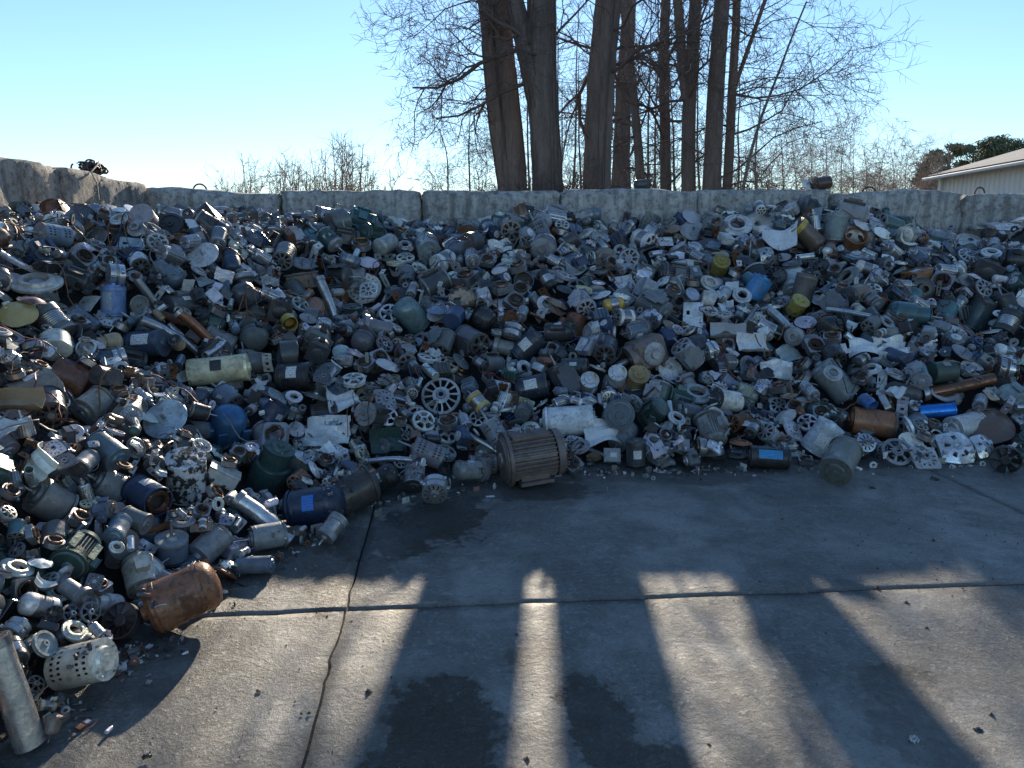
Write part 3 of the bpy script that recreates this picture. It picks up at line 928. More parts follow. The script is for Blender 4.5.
def instantiate(name, parts, M, colour, rust, depth=5.0, bell=None, tagc=None, capc=None, rg=rng, scale=1.0):
    """the thing's Empty stands at its lowest point; parts hang under it"""
    R = M.to_3x3(); c = M.translation
    def mk(p, parent, loc):
        o = bpy.data.objects.new(p['name'], p['mesh'])
        COL.objects.link(o)
        ro = p['role']
        if ro == 'body': cc = colour
        elif ro == 'bell': cc = bell or tuple(min(1, x * 1.25 + .02) for x in colour)
        elif ro == 'tag' and tagc: cc = tagc
        elif ro == 'capc' and capc: cc = capc
        else: cc = ROLE[ro]
        k = rg.uniform(.75, 1.2) if ro not in ('tag', 'body') else 1.0
        o.color = (cc[0] * k, cc[1] * k, cc[2] * k, rust if ro in ('body', 'bell') else min(.6, rust * .6 + .1 * rg.random()))
        o.parent = parent
        o.location = loc
        for q in p['kids']:
            if q['far'] > depth: mk(q, o, (0, 0, 0))
        return o
    parts = [p for p in parts if p['far'] > depth]
    root = bpy.data.objects.new(name, None)
    root.empty_display_size = .05
    COL.objects.link(root)
    Rz = np.array(R)[2]
    lo = float(min((p['arr'] @ Rz).min() for p in parts)) * scale
    base = Vector((c.x, c.y, c.z + lo))
    root.matrix_world = Matrix.Translation(base) @ R.to_4x4() @ Matrix.Scale(scale, 4)
    off = R.inverted() @ Vector((0, 0, -lo)) / scale
    for p in parts: mk(p, root, off)
    return root

def tag(o, label, cat, group=None, kind=None):
    o['label'] = label; o['category'] = cat
    if group: o['group'] = group
    if kind: o['kind'] = kind
    return o

ALL = []      # every placed piece: dict(points, ...)
MASK = np.zeros((192, 256), dtype=float)   # quarter-size picture: depth of hero pieces, so later scrap does not bury them

def mask_hit(P):
    x, y, d = project(P)
    xi = (x / 4).astype(int); yi = (y / 4).astype(int)
    ok = (xi >= 0) & (xi < 256) & (yi >= 0) & (yi < 192)
    if not ok.any(): return 0.0
    m = MASK[yi[ok], xi[ok]]
    return float(((m > 0) & (d[ok] < m + .05)).mean())

def mask_add(P):
    x, y, d = project(P)
    xi = (x / 4).astype(int); yi = (y / 4).astype(int)
    ok = (xi >= 0) & (xi < 256) & (yi >= 0) & (yi < 192)
    MASK[yi[ok], xi[ok]] = np.maximum(MASK[yi[ok], xi[ok]], d[ok])

# palette: name -> (colour, rust, weight)
PAL = {
 'charcoal': ((0.062, 0.067, 0.075), .15, 14), 'black': ((0.026, 0.027, 0.031), .08, 8), 'dark grey': ((0.15, 0.16, 0.172), .2, 15),
 'grey': ((0.31, 0.32, 0.33), .15, 13), 'blue-grey': ((0.17, 0.225, 0.295), .12, 9), 'navy': ((0.042, 0.075, 0.15), .1, 6),
 'light grey': ((0.55, 0.56, 0.57), .1, 8), 'silver': ((0.78, 0.785, 0.79), .08, 6), 'off-white': ((0.82, 0.82, 0.79), .1, 5),
 'cream': ((0.66, 0.59, 0.43), .2, 1.3), 'dark green': ((0.052, 0.11, 0.098), .15, 5), 'rust-brown': ((0.28, 0.125, 0.068), .75, 4.5),
 'dull brown': ((0.22, 0.152, 0.118), .45, 5), 'blue': ((0.045, 0.16, 0.36), .2, .7), 'tan': ((0.46, 0.345, 0.22), .3, 1), 'teal': ((0.07, 0.19, 0.22), .15, 1.4), 'ochre': ((0.60, 0.39, 0.08), .2, .7)}
PAL_N = list(PAL); PAL_W = [PAL[k][2] for k in PAL_N]
def jit(c, rg, a=.22):
    k = rg.uniform(1 - a, 1 + a)
    return tuple(max(.004, x * k * rg.uniform(.93, 1.07)) for x in c)

# ------------------------------------------------------------------ the setting: ground and slabs
def fast_mesh(name, V, Fq, mat):
    """big meshes: V (n,3), Fq (m,k) all faces with k corners"""
    me = bpy.data.meshes.new(name)
    V = np.asarray(V, dtype=np.float32); Fq = np.asarray(Fq, dtype=np.int32)
    m, k = Fq.shape
    me.vertices.add(len(V)); me.vertices.foreach_set('co', V.ravel())
    me.loops.add(m * k); me.loops.foreach_set('vertex_index', Fq.ravel())
    me.polygons.add(m)
    me.polygons.foreach_set('loop_start', np.arange(0, m * k, k, dtype=np.int32))
    me.update(calc_edges=True)
    me.materials.append(MATS[mat])
    return me

def obj(name, me, parent=None):
    o = bpy.data.objects.new(name, me)
    COL.objects.link(o)
    o.parent = parent
    return o

gm = MB().add([(-400, -300, -.06), (500, -300, -.06), (500, 700, -.06), (-400, 700, -.06)], [(0, 1, 2, 3)])
ground = obj('ground', to_mesh('ground', gm, 'earth', smooth=False))
ground['kind'] = 'structure'

yard = bpy.data.objects.new('concrete_yard', None); COL.objects.link(yard); yard['kind'] = 'structure'
fm = MB().add([(-9.5, -46, -.009), (30, -46, -.009), (30, 9, -.009), (-9.5, 9, -.009)], [(0, 1, 2, 3)])
obj('joint_fill', to_mesh('joint_fill', fm, 'heap_core', smooth=False))['kind'] = 'structure'
ORI = np.array([-.75, 3.12]); TH = math.radians(4.9)
E1 = np.array([math.cos(TH), math.sin(TH)]); E2 = np.array([-math.sin(TH), math.cos(TH)])
SLAB, GAP = 4.0, 0.006
def slab_mesh(i, j):
    n = 80 if -1 <= i <= 1 and -1 <= j <= 0 else 10
    rg = np.random.default_rng(50 + i * 17 + j)
    def edge(seed):
        r = np.random.default_rng(seed + 20000); t = np.linspace(0, 1, n + 1)
        e = np.zeros(n + 1)
        for k in range(1, 22): e += r.normal() / k ** .9 * np.sin(math.pi * k * t * 2 + r.uniform(0, 6)) * .0035
        for c in range(5):
            e += -.012 * np.exp(-((t - r.uniform(0, 1)) / r.uniform(.004, .02)) ** 2) * r.random()
        return e
    u = np.linspace(0, 1, n + 1)
    A, B = np.meshgrid(u, u, indexing='ij')
    lo_x, hi_x = edge(i * 100 + j + 1), edge((i + 1) * 100 + j + 1)
    lo_y, hi_y = edge(i * 100 + j + 5001), edge(i * 100 + (j + 1) + 5001)
    a = (i + A) * SLAB + GAP * (1 - 2 * A) + np.abs(lo_x)[None, :] * 0 + lo_x[None, :] * (1 - A) + hi_x[None, :] * A
    b = (j + B) * SLAB + GAP * (1 - 2 * B) + lo_y[:, None] * (1 - B) + hi_y[:, None] * B
    tilt = rg.uniform(-.0006, .0006, 2)
    z = .004 + tilt[0] * A * SLAB + tilt[1] * B * SLAB + .004 * np.sin(a * 1.3 + b) + .003 * np.sin(b * 2.1 - a * .7)
    z -= .0025 * np.exp(-np.minimum(np.minimum(A, 1 - A), np.minimum(B, 1 - B)) * SLAB / .02)
    X = ORI[0] + a * E1[0] + b * E2[0]; Y = ORI[1] + a * E1[1] + b * E2[1]
    V = np.stack([X, Y, z], -1).reshape(-1, 3)
    idx = np.arange((n + 1) ** 2).reshape(n + 1, n + 1)
    Fc = np.stack([idx[:-1, :-1], idx[1:, :-1], idx[1:, 1:], idx[:-1, 1:]], -1).reshape(-1, 4)
    rim = np.concatenate([idx[:, 0], idx[-1, 1:], idx[-2::-1, -1], idx[0, -2:0:-1]])
    low = V[rim].copy(); low[:, 2] = -.05
    base = len(V); k = len(rim)
    S = np.stack([rim, base + np.arange(k), base + (np.arange(k) + 1) % k, np.roll(rim, -1)], -1)
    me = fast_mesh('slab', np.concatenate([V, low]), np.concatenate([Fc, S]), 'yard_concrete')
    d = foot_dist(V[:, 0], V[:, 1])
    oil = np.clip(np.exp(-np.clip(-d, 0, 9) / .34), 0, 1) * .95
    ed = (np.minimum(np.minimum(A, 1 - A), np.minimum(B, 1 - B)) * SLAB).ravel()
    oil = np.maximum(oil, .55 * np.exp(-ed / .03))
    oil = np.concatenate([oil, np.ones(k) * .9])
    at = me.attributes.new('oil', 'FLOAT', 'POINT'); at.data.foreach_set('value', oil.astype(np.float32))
    return me
for i in range(-2, 8):
    for j in range(-12, 2):
        o = obj('slab', slab_mesh(i, j), yard)

# ------------------------------------------------------------------ block walls
def rough_block(sx, sy, sz, seed, amp=.012, rnd=.028):
    nx, ny, nz = 26, 6, 9
    idx = {}; m = MB()
    rg = np.random.default_rng(seed)
    W = [(rg.normal(size=3) * f, rg.uniform(0, 6.28), rg.normal(size=3)) for f in (3, 5, 9, 14, 22)]
    def V(i, j, k):
        q = (i, j, k)
        if q not in idx:
            p = np.array([(i / nx - .5) * sx, (j / ny - .5) * sy, (k / nz - .5) * sz])
            e = [i in (0, nx), j in (0, ny), k in (0, nz)]
            if sum(e) >= 2: p -= np.sign(p) * np.array(e) * rnd * (.25 + .75 * rg.random() ** 2)
            for a, (w, ph, d) in enumerate(W): p = p + d * math.sin(float(p @ w) + ph) * amp / (1 + a * .6)
            p += rg.normal(size=3) * amp * .18
            idx[q] = len(m.v); m.v.append(tuple(p))
        return idx[q]
    for i in range(nx):
        for j in range(ny):
            for k, fl in ((0, 0), (nz, 1)):
                q = (V(i, j, k), V(i + 1, j, k), V(i + 1, j + 1, k), V(i, j + 1, k)); m.f.append(q if fl else q[::-1])
    for i in range(nx):
        for k in range(nz):
            for j, fl in ((0, 1), (ny, 0)):
                q = (V(i, j, k), V(i + 1, j, k), V(i + 1, j, k + 1), V(i, j, k + 1)); m.f.append(q if fl else q[::-1])
    for j in range(ny):
        for k in range(nz):
            for i, fl in ((0, 0), (nx, 1)):
                q = (V(i, j, k), V(i, j + 1, k), V(i, j + 1, k + 1), V(i, j, k + 1)); m.f.append(q if fl else q[::-1])
    return m

BW, BH = 1.79, .592
bmesh_back = [to_mesh('block', rough_block(BW - .008, .6, BH - .012, 70 + s, .016, .05), 'block_concrete', 60) for s in range(5)]
bmesh_left = [to_mesh('block', rough_block(BW - .012, .6, BH - .006, 90 + s, .016, .03), 'old_concrete', 60) for s in range(4)]
back_wall = bpy.data.objects.new('block_wall', None); COL.objects.link(back_wall)
tag(back_wall, 'long grey concrete block wall behind the scrap heap, below the bare trees', 'wall')
back_wall.location = (0, wall_y(0), 0)
wall_ang = math.atan(.05)
JOINT0 = -2.96
loops_at = []
for c in range(4):
    for n in range(-1, 8):
        x0 = JOINT0 + n * BW + (0 if c % 2 else .0) + (BW / 2 if c % 2 == 0 else 0)
        xc = x0 + BW / 2
        if c < 3 and n > 6: continue
        if xc - BW / 2 < WALL_X - .75: 
            if c == 3 or True:
                if xc + BW / 2 < WALL_X - .1: continue
        o = obj('block', bmesh_back[(n * 3 + c * 2) % 5], back_wall)
        dz = rng.uniform(-.03, .02) if c == 3 else 0
        o.location = (xc, (xc) * .05 + .31 + rng.uniform(-.012, .012), c * BH + BH / 2 + dz)
        o.rotation_euler = (0, rng.uniform(-.004, .004) if c == 3 else 0, wall_ang + (math.pi if n % 2 else 0))
        if c == 3: loops_at.append((xc, wall_y(xc) + .3, 4 * BH + dz))

left_wall = bpy.data.objects.new('block_wall', None); COL.objects.link(left_wall)
tag(left_wall, 'old dark-streaked concrete wall running towards the viewer on the left', 'wall')
left_wall.location = (WALL_X - .31, 4, 0)
for c in range(4):
    for n in range(6):
        y = 9.60 - BW / 2 - n * BW - (BW / 2 if c % 2 == 0 and n else 0)
        o = obj('block', bmesh_left[(n * 3 + c) % 4], left_wall)
        o.location = (rng.uniform(-.012, .012), y - 4, c * (BH + .02) + BH / 2 + (rng.uniform(-.02, .02) if c == 3 else 0))
        o.rotation_euler = (rng.uniform(-.006, .006) if c == 3 else 0, 0, math.pi / 2 + (math.pi if (n + c) % 2 else 0))

lm = torus(.085, .011, 18, 6).xf(Matrix.Rotation(math.pi / 2 , 4, 'Z'))
loop_me = to_mesh('lifting_loop', lm, 'rebar')
for px in (204, 880, 998, 617):
    p = at_depth(px, 190, 10.0)
    o = obj('lifting_loop', loop_me, back_wall)
    o.location = (p[0], p[0] * .05 + .22, 4 * BH - .02)
    o.rotation_euler = (0, 0, rng.uniform(-.3, .3))

# ------------------------------------------------------------------ bare trees
class Wood:
    """polylines with radii, turned into tubes in bulk"""
    def __init__(s): s.b = {}
    def add(s, P, R, seg): s.b.setdefault((len(P), seg), []).append((P, R))
    def mesh(s, name, mat):
        VV, FF, o = [], [], 0
        for (n, seg), L in s.b.items():
            P = np.array([a for a, _ in L], dtype=float); R = np.array([b for _, b in L], dtype=float)
            T = np.gradient(P, axis=1); T /= np.linalg.norm(T, axis=2, keepdims=True) + 1e-9
            U = np.cross(T, np.array([.37, .81, .45])); U /= np.linalg.norm(U, axis=2, keepdims=True) + 1e-9
            W = np.cross(T, U)
            a = np.arange(seg) * 2 * math.pi / seg
            V = P[:, :, None, :] + R[:, :, None, None] * (np.cos(a)[:, None] * U[:, :, None, :] + np.sin(a)[:, None] * W[:, :, None, :])
            idx = np.arange(V.size // 3).reshape(len(L), n, seg) + o
            nx = np.roll(idx, -1, axis=2)
            FF.append(np.stack([idx[:, :-1], nx[:, :-1], nx[:, 1:], idx[:, 1:]], -1).reshape(-1, 4))
            VV.append(V.reshape(-1, 3)); o += V.size // 3
        me = fast_mesh(name, np.concatenate(VV), np.concatenate(FF), mat)
        me.polygons.foreach_set('use_smooth', [True] * len(me.polygons))
        return me

def unit(v): return v / (np.linalg.norm(v) + 1e-9)

def branch(W, p, d, L, r, lev, rg, maxlev, kids, droop, wob=.28, seg=4, rmin=.0028):
    n = 6 if lev < 2 else 5
    P = [p]; d = unit(d); D = [d]
    for i in range(n - 1):
        t = i / (n - 1)
        d = unit(d + rg.normal(size=3) * wob + np.array([0, 0, (-droop if t < .5 else droop * 1.1)]))
        p = p + d * L / (n - 1); P.append(p); D.append(d)
    R = np.linspace(r, r * .35, n)
    W.add(P, R, seg if lev < 1 else (4 if lev == 1 else 3))
    if lev >= maxlev: return
    for k in range(kids[lev]):
        t = rg.uniform(.2, 1.0) * (n - 1); i = min(int(t), n - 2); f = t - i
        q = P[i] * (1 - f) + P[i + 1] * f
        side = unit(np.cross(D[i], rg.normal(size=3)))
        branch(W, q, D[i] * rg.uniform(.4, .9) + side * rg.uniform(.6, 1.0), L * rg.uniform(.34, .62), max(R[i] * .58, rmin), lev + 1, rg, maxlev, kids, droop * .6, wob, seg, rmin)

def stem_path(pts, depth, rg, top=11.0, n=16, fork=False):
    """pts: picture points of the stem from the wall top upwards; goes on to the soil below and to the crown above"""
    Q = [at_depth(px, py, depth) for px, py in pts]
    a = Q[0] - unit(Q[1] - Q[0]) * (Q[0][2] + .1) / max(.3, unit(Q[1] - Q[0])[2])
    a = np.array([Q[0][0] + (a[0] - Q[0][0]) * .5, depth, -.08])
    e = Q[-1] + unit(Q[-1] - Q[-2]) * max(.3, top - Q[-1][2])
    Q = np.array(([] if fork else [a]) + Q + [e])
    s = np.concatenate([[0], np.cumsum(np.linalg.norm(np.diff(Q, axis=0), axis=1))])
    t = np.linspace(0, s[-1], n)
    P = np.stack([np.interp(t, s, Q[:, k]) for k in range(3)], -1)
    P[1:-1] += rg.normal(size=(n - 2, 3)) * .022 * np.array([1, 1, .2])
    for _ in range(1): P[1:-1] = (P[:-2] + 2 * P[1:-1] + P[2:]) / 4
    return P

def bark_tube(P, R, rg, seg=22):
    """trunk with ridges: radius varies round the stem and along it"""
    n = len(P)
    k = 4
    s = np.linspace(0, n - 1, n * k)
    P2 = np.stack([np.interp(s, np.arange(n), P[:, a]) for a in range(3)], -1)
    R2 = np.interp(s, np.arange(n), R)
    T = np.gradient(P2, axis=0); T /= np.linalg.norm(T, axis=1)[:, None]
    U = np.cross(T, np.array([.1, 1, .1])); U /= np.linalg.norm(U, axis=1)[:, None]
    Wv = np.cross(T, U)
    a = np.arange(seg) * 2 * math.pi / seg
    ridge = rg.normal(size=seg) * .045
    fl = 1 + ridge[None, :] + rg.normal(size=(n * k, seg)) * .02 + .05 * np.sin(a[None, :] * 3 + s[:, None] * .35 + rg.uniform(0, 6))
    V = P2[:, None, :] + (R2[:, None] * fl)[:, :, None] * (np.cos(a)[None, :, None] * U[:, None, :] + np.sin(a)[None, :, None] * Wv[:, None, :])
    m = MB(); V = V.reshape(-1, 3)
    f = []
    for i in range(n * k - 1):
        for j in range(seg):
            f.append((i * seg + j, i * seg + (j + 1) % seg, (i + 1) * seg + (j + 1) % seg, (i + 1) * seg + j))
    return m.add(V, f)

def big_tree(label, stems, depth, seed, nb=12, top=11.0, lenb=2.4, maxlev=3, kids=(7, 5, 3), twig='twig', vines=0, group='bare trees behind the wall', bias=None, lowest=2.5, rise=0.0, rmax=.045, rmin=.0042):
    rg = np.random.default_rng(seed)
    root = bpy.data.objects.new('bare_tree', None); COL.objects.link(root)
    tag(root, label, 'tree', group)
    W = Wood(); base = None
    for pts, wpx0, wpx1 in stems:
        P = stem_path(pts, depth, rg, top, fork=pts[0][1] < 150)
        if base is None: base = P[0].copy(); root.location = (base[0], base[1], 0)
        dep = depth * .985
        R = np.linspace(wpx0 / F_PX * dep / 2 * 1.12, wpx1 / F_PX * dep / 2 * .75, len(P)); 
        if pts[0][1] > 150: R[0] *= 1.35; R[1] *= 1.12
        o = obj('trunk', to_mesh('trunk', bark_tube(P - np.array([base[0], base[1], 0]), R, rg), 'bark', 70), root)
        zs = np.interp(np.linspace(0, 1, 40), np.linspace(0, 1, len(P)), P[:, 2])
        for k in range(max(1, int(nb / len(stems)))):
            z = rg.uniform(lowest, top * .92) if k % 2 else rg.uniform(lowest, max(5.4, lowest + .6))
            if z > 7.6 and k % 3: continue
            p = np.array([np.interp(z, P[:, 2], P[:, a]) for a in range(3)])
            rr = np.interp(z, P[:, 2], R)
            an = rg.uniform(0, 2 * math.pi)
            d = np.array([math.cos(an), math.sin(an) * .7, rg.uniform(.05, .7) + rise])
            if bias is not None and k % 3 < 2: d = np.array([bias * rg.uniform(.6, 1), rg.uniform(-.5, .3), rg.uniform(.0, .6)])
            branch(W, p - np.array([base[0], base[1], 0]), d, lenb * rg.uniform(.5, 1.15), min(rr * .3, rg.uniform(.4, 1) * rmax), 0, rg, maxlev, kids, .12, rmin=rmin)
        for k in range(vines):
            z1 = rg.uniform(3.2, 6.5)
            an = rg.uniform(3.4, 6.0)
            pts = []
            for z in np.linspace(z1, rg.uniform(1.2, 2.5), 9):
                c = np.array([np.interp(z, P[:, 2], P[:, a]) for a in range(3)]); rr = np.interp(z, P[:, 2], R)
                an += rg.normal() * .06
                pts.append(c + np.array([math.cos(an), math.sin(an), 0]) * rr * 1.12 - np.array([base[0], base[1], 0]))
            W.add(pts, np.full(9, .009), 4)
    obj('crown', W.mesh('crown', twig), root)
    return root

big_tree('thick double-stemmed bare tree, leftmost of the big trunks behind the wall', [([(508, 190), (500, 130), (492, 60), (484, 0)], 14, 15), ([(516, 190), (512, 120), (506, 60), (501, 0)], 18, 22)], 12.5, 301, nb=18, bias=-1, lenb=1.9, vines=2, lowest=3.1, kids=(6, 5, 3), rmax=.016)
big_tree('thick forked bare tree with hanging vines, second big trunk from left', [([(547, 190), (544, 120), (542, 60), (543, 0)], 29, 30), ([(541, 118), (533, 85), (526, 45), (516, 0)], 18, 15)], 12.0, 302, nb=12, vines=6, lowest=4.1, kids=(7, 5, 3), lenb=2.0)
big_tree('thickest dark bare trunk standing at the middle of the group', [([(596, 190), (599, 110), (603, 50), (607, 0)], 27, 25)], 12.6, 303, nb=12, vines=3, lowest=4.1, kids=(7, 5, 3), lenb=2.0)
big_tree('bare trunk close to the right of the thickest trunk', [([(619, 190), (622, 120), (626, 60), (629, 0)], 18, 10)], 20.0, 304, nb=12, top=13, lenb=3.2)
big_tree('thin leaning bare tree right of the thickest trunk', [([(642, 190), (636, 120), (630, 60), (622, 0)], 9, 7)], 17.0, 305, nb=10, lenb=2.6)
big_tree('straight slim bare tree, left neighbour of the forked slim tree', [([(666, 190), (665, 120), (664, 60), (666, 0)], 11, 8)], 17.5, 306, nb=12, lenb=2.6)
big_tree('slim bare tree forking in two at mid height', [([(688, 190), (688, 120), (691, 60), (695, 0)], 15, 10), ([(687, 100), (683, 60), (680, 30), (677, 0)], 9, 7)], 16.5, 307, nb=14, lenb=2.6)
big_tree('bare trunk right of the forked slim tree', [([(712, 190), (715, 120), (718, 60), (722, 0)], 19, 12)], 16.0, 308, nb=10, lenb=2.4, bias=1, rmax=.03, kids=(6, 4, 3))
big_tree('bare tree with a limb leaning right, rightmost of the thick trunks', [([(728, 190), (730, 120), (733, 60), (736, 0)], 10, 8), ([(730, 110), (738, 78), (752, 38), (768, -8)], 4, 3.2)], 16.5, 309, nb=14, bias=1, lenb=2.2, top=9, rmax=.026, lowest=3.4, kids=(6, 4, 2))
big_tree('slender bare tree leaning right over the wall, twigs spreading into open sky', [([(743, 190), (756, 130), (770, 95), (785, 60), (798, 25)], 4, 2)], 15.0, 310, nb=15, bias=1, lenb=2.0, top=6.2, lowest=3.2, kids=(6, 4, 2), rmax=.022)
# far saplings between and behind the trunks
sap = [(530, 24, 60), (573, 20, 20), (582, 26, 70), (648, 24, 10), (655, 28, 40), (674, 24, 60), (700, 26, 30), (738, 24, 80), (755, 26, 95), (561, 30, 90), (630, 30, 60), (720, 30, 70), (448, 26, 140), (470, 24, 120)]
for i, (px, dep, topy) in enumerate(sap):
    rgp = np.random.default_rng(700 + i)
    p = at_depth(px, topy, dep)
    where = ['between the two leftmost big trunks', 'left of the thickest trunk', 'just left of the thickest trunk', 'between the leaning thin tree and the straight slim tree', 'just left of the straight slim tree', 'between the straight slim tree and the forked slim tree', 'between the forked slim tree and the trunk right of it', 'just left of the slender leaning tree', 'right of the slender leaning tree base', 'between the vine-hung trunk and the thickest trunk', 'behind the two middle trunks', 'behind the trunk right of the forked slim tree', 'left of all the big trunks, farther one', 'left of all the big trunks, nearer one'][i]
    big_tree('thin bare sapling ' + where, [([(px, 190), (px + rgp.uniform(-3, 3), 150), (px + rgp.uniform(-6, 6), topy)], 3.2, .8)], dep, 720 + i, nb=15, top=p[2] + .4, lenb=1.7, maxlev=2, kids=(9, 6), group='saplings among the big trunks', lowest=2.2, rise=.3, rmin=.005)
# line of small bare trees right of the group
far = [(772, 150, 34), (783, 128, 36), (797, 152, 32), (812, 140, 40), (826, 130, 34), (841, 133, 38), (853, 150, 33), (866, 148, 40), (880, 156, 36), (893, 150, 42), (905, 158, 36), (916, 160, 42), (927, 156, 40)]
names = ['leftmost', 'second', 'third', 'fourth', 'fifth', 'sixth', 'seventh', 'eighth', 'ninth', 'tenth', 'eleventh', 'twelfth', 'last']
for i, (px, ty, dep) in enumerate(far):
    p = at_depth(px, ty, dep)
    t = big_tree('%s small bare tree%s in the far row between slender tree and barn' % (names[i], ' from left' if 0 < i < 12 else ''), [([(px, 190), (px + rng.uniform(-2, 2), (190 + ty) / 2), (px + rng.uniform(-5, 5), ty)], 2.2, .35)], dep, 900 + i, nb=20, top=p[2], lenb=(p[2]) * .36, maxlev=2, kids=(9, 5), twig='twig_red', group='far row of small bare trees', lowest=1.4, rise=.75, rmin=.0075)

def shrub(label, px, topy, wpx, dep, seed, ns, twig='twig'):
    rg = np.random.default_rng(seed)
    root = bpy.data.objects.new('bare_shrub', None); COL.objects.link(root)
    tag(root, label, 'shrub', 'bare shrubs behind the wall')
    c = at_depth(px, 190, dep); root.location = (c[0], c[1], 0)
    topz = at_depth(px, topy, dep)[2]; w = wpx / F_PX * dep / 2
    S, W = Wood(), Wood()
    for k in range(ns):
        x = rg.uniform(-1, 1); hz = topz * (1 - .28 * x * x) * rg.uniform(.78, 1.0)
        e = np.array([x * w, rg.uniform(-.5, .5) * w, hz]); b = np.array([x * w * .35, rg.uniform(-.2, .2), -.08])
        P = [b + (e - b) * np.array([t ** 1.3, t ** 1.3, t]) + (rg.normal(size=3) * .03 if 0 < t < 1 else 0) for t in np.linspace(0, 1, 8)]
        S.add(P, np.linspace(.018, .004, 8), 5)
        for j in range(8):
            i = rg.integers(3, 7)
            branch(W, P[i], np.array([rg.normal() * .5, rg.normal() * .5, 1.0]), rg.uniform(.3, .75), .006, 1, rg, 2, (0, 5), .02, .2, rmin=.005)
    obj('stem', S.mesh('stem', twig), root); obj('twig_spray', W.mesh('twig_spray', twig), root)
    return root
shrub('tall dense bare shrub behind the wall, left of the big trees', 343, 120, 74, 14.0, 41, 42, 'twig_red')
shrub('loose bare shrub behind the wall, left of the tall dense shrub', 292, 146, 56, 14.5, 42, 34, 'twig_red')
shrub('pale sparse bare shrub, leftmost behind the wall', 246, 148, 62, 15, 43, 30, 'twig_red')
shrub('low leafy-looking twig tuft just above the wall, left of big trees', 436, 174, 18, 11.6, 44, 8)
shrub('thin low bare twigs right of the tall dense shrub', 392, 160, 30, 16, 45, 6, 'twig_red')
shrub('low brush at the left foot of the leftmost big trunk', 484, 163, 34, 11.6, 46, 30)
shrub('low brush between the two leftmost big trunks', 528, 164, 18, 11.4, 47, 20)
shrub('low brush left of the thickest trunk, just above the wall', 575, 166, 26, 11.5, 48, 26)
shrub('low brush right of the thickest trunk, just above the wall', 642, 160, 40, 13.0, 49, 34)
shrub('low twiggy brush below the slender leaning tree', 760, 158, 44, 15.0, 50, 30, 'twig_red')

def pine(label, px, topy, wpx, dep, seed):
    rg = np.random.default_rng(seed)
    root = bpy.data.objects.new('pine_tree', None); COL.objects.link(root)
    tag(root, label, 'tree', 'pines behind the barn')
    top = at_depth(px, topy, dep); root.location = (top[0], dep, 0)
    w = wpx / F_PX * dep / 2
    tr = tube([(0, 0, -.1), (.1, 0, top[2] * .5), (0, 0, top[2] * .92)], [.24, .18, .05], 10)
    for k in range(10):
        z = rg.uniform(.45, .9) * top[2]; a = rg.uniform(0, 6.28)
        tr.join(tube([(0, 0, z), (math.cos(a) * w * .5, math.sin(a) * w * .5, z + .3), (math.cos(a) * w * .9, math.sin(a) * w * .9, z + .7)], [.06, .04, .02], 5))
    obj('trunk', to_mesh('trunk', tr, 'bark', 60), root)
    V, Fc = [], []
    for c in range(46):
        a = rg.uniform(0, 6.28); hz = rg.uniform(.38, .97); rr = w * (1.05 - abs(hz - .62) * 1.5) * math.sqrt(rg.uniform(.05, 1))
        cc = np.array([math.cos(a) * rr, math.sin(a) * rr, top[2] * hz])
        s = rg.uniform(.3, .62)
        n = 170
        d = rg.normal(size=(n, 3)); d /= np.linalg.norm(d, axis=1)[:, None]
        p = cc + d * (s * rg.random((n, 1)) ** .5) * np.array([1.2, 1.2, .62])
        e1 = rg.normal(size=(n, 3)) * .10; e2 = rg.normal(size=(n, 3)) * .05
        o = len(V) * 1
        for q in range(n):
            k = len(V); V += [p[q] - e1[q], p[q] + e1[q], p[q] + e2[q]]; Fc.append((k, k + 1, k + 2))
    obj('crown', fast_mesh('crown', np.array(V), np.array(Fc), 'needle'), root)
for i, (px, ty, wp, dep, lb) in enumerate([(951, 141, 40, 46, 'round-topped pine, leftmost behind the barn roof'), (975, 139, 34, 48, 'second pine from left behind the barn roof'), (998, 136, 36, 45, 'third pine from left, rising above the barn roof'), (1020, 139, 40, 47, 'rightmost pine above the barn roof at the picture edge'), (930, 152, 22, 50, 'small pale pine just left of the barn corner')]):
    pine(lb, px, ty, wp, dep, 60 + i)

# ------------------------------------------------------------------ barn
barn = bpy.data.objects.new('barn', None); COL.objects.link(barn)
tag(barn, 'pale ribbed metal barn with shallow grey-tan roof, at the right edge', 'barn')
BX, BY1, BY0, EZ = 14.0, 25.0, 7.0, 3.98
barn.location = (BX, BY1, 0)
pm = MB()
prof = []
for i in range(4):
    o = i * .225
    prof += [(o, 0), (o + .15, 0), (o + .17, .03), (o + .205, .03)]
prof.append((.9, 0))
for (u, d) in prof: pm.v += [(-d, -u, 0), (-d, -u, EZ)]
pm.f = [(2 * i, 2 * i + 1, 2 * i + 3, 2 * i + 2) for i in range(len(prof) - 1)]
panel = to_mesh('siding_panel', pm, 'siding', smooth=False)
for k in range(20):
    o = obj('siding_panel', panel, barn); o.location = (0, -k * .9, 0)
for k in range(11):
    o = obj('siding_panel', panel, barn); o.location = (.05 + (k + 1) * .9, .002, 0); o.rotation_euler = (0, 0, -math.pi / 2 + math.pi * 2); 
rf = MB()
tanr = math.tan(math.radians(16)); HW = 5.0
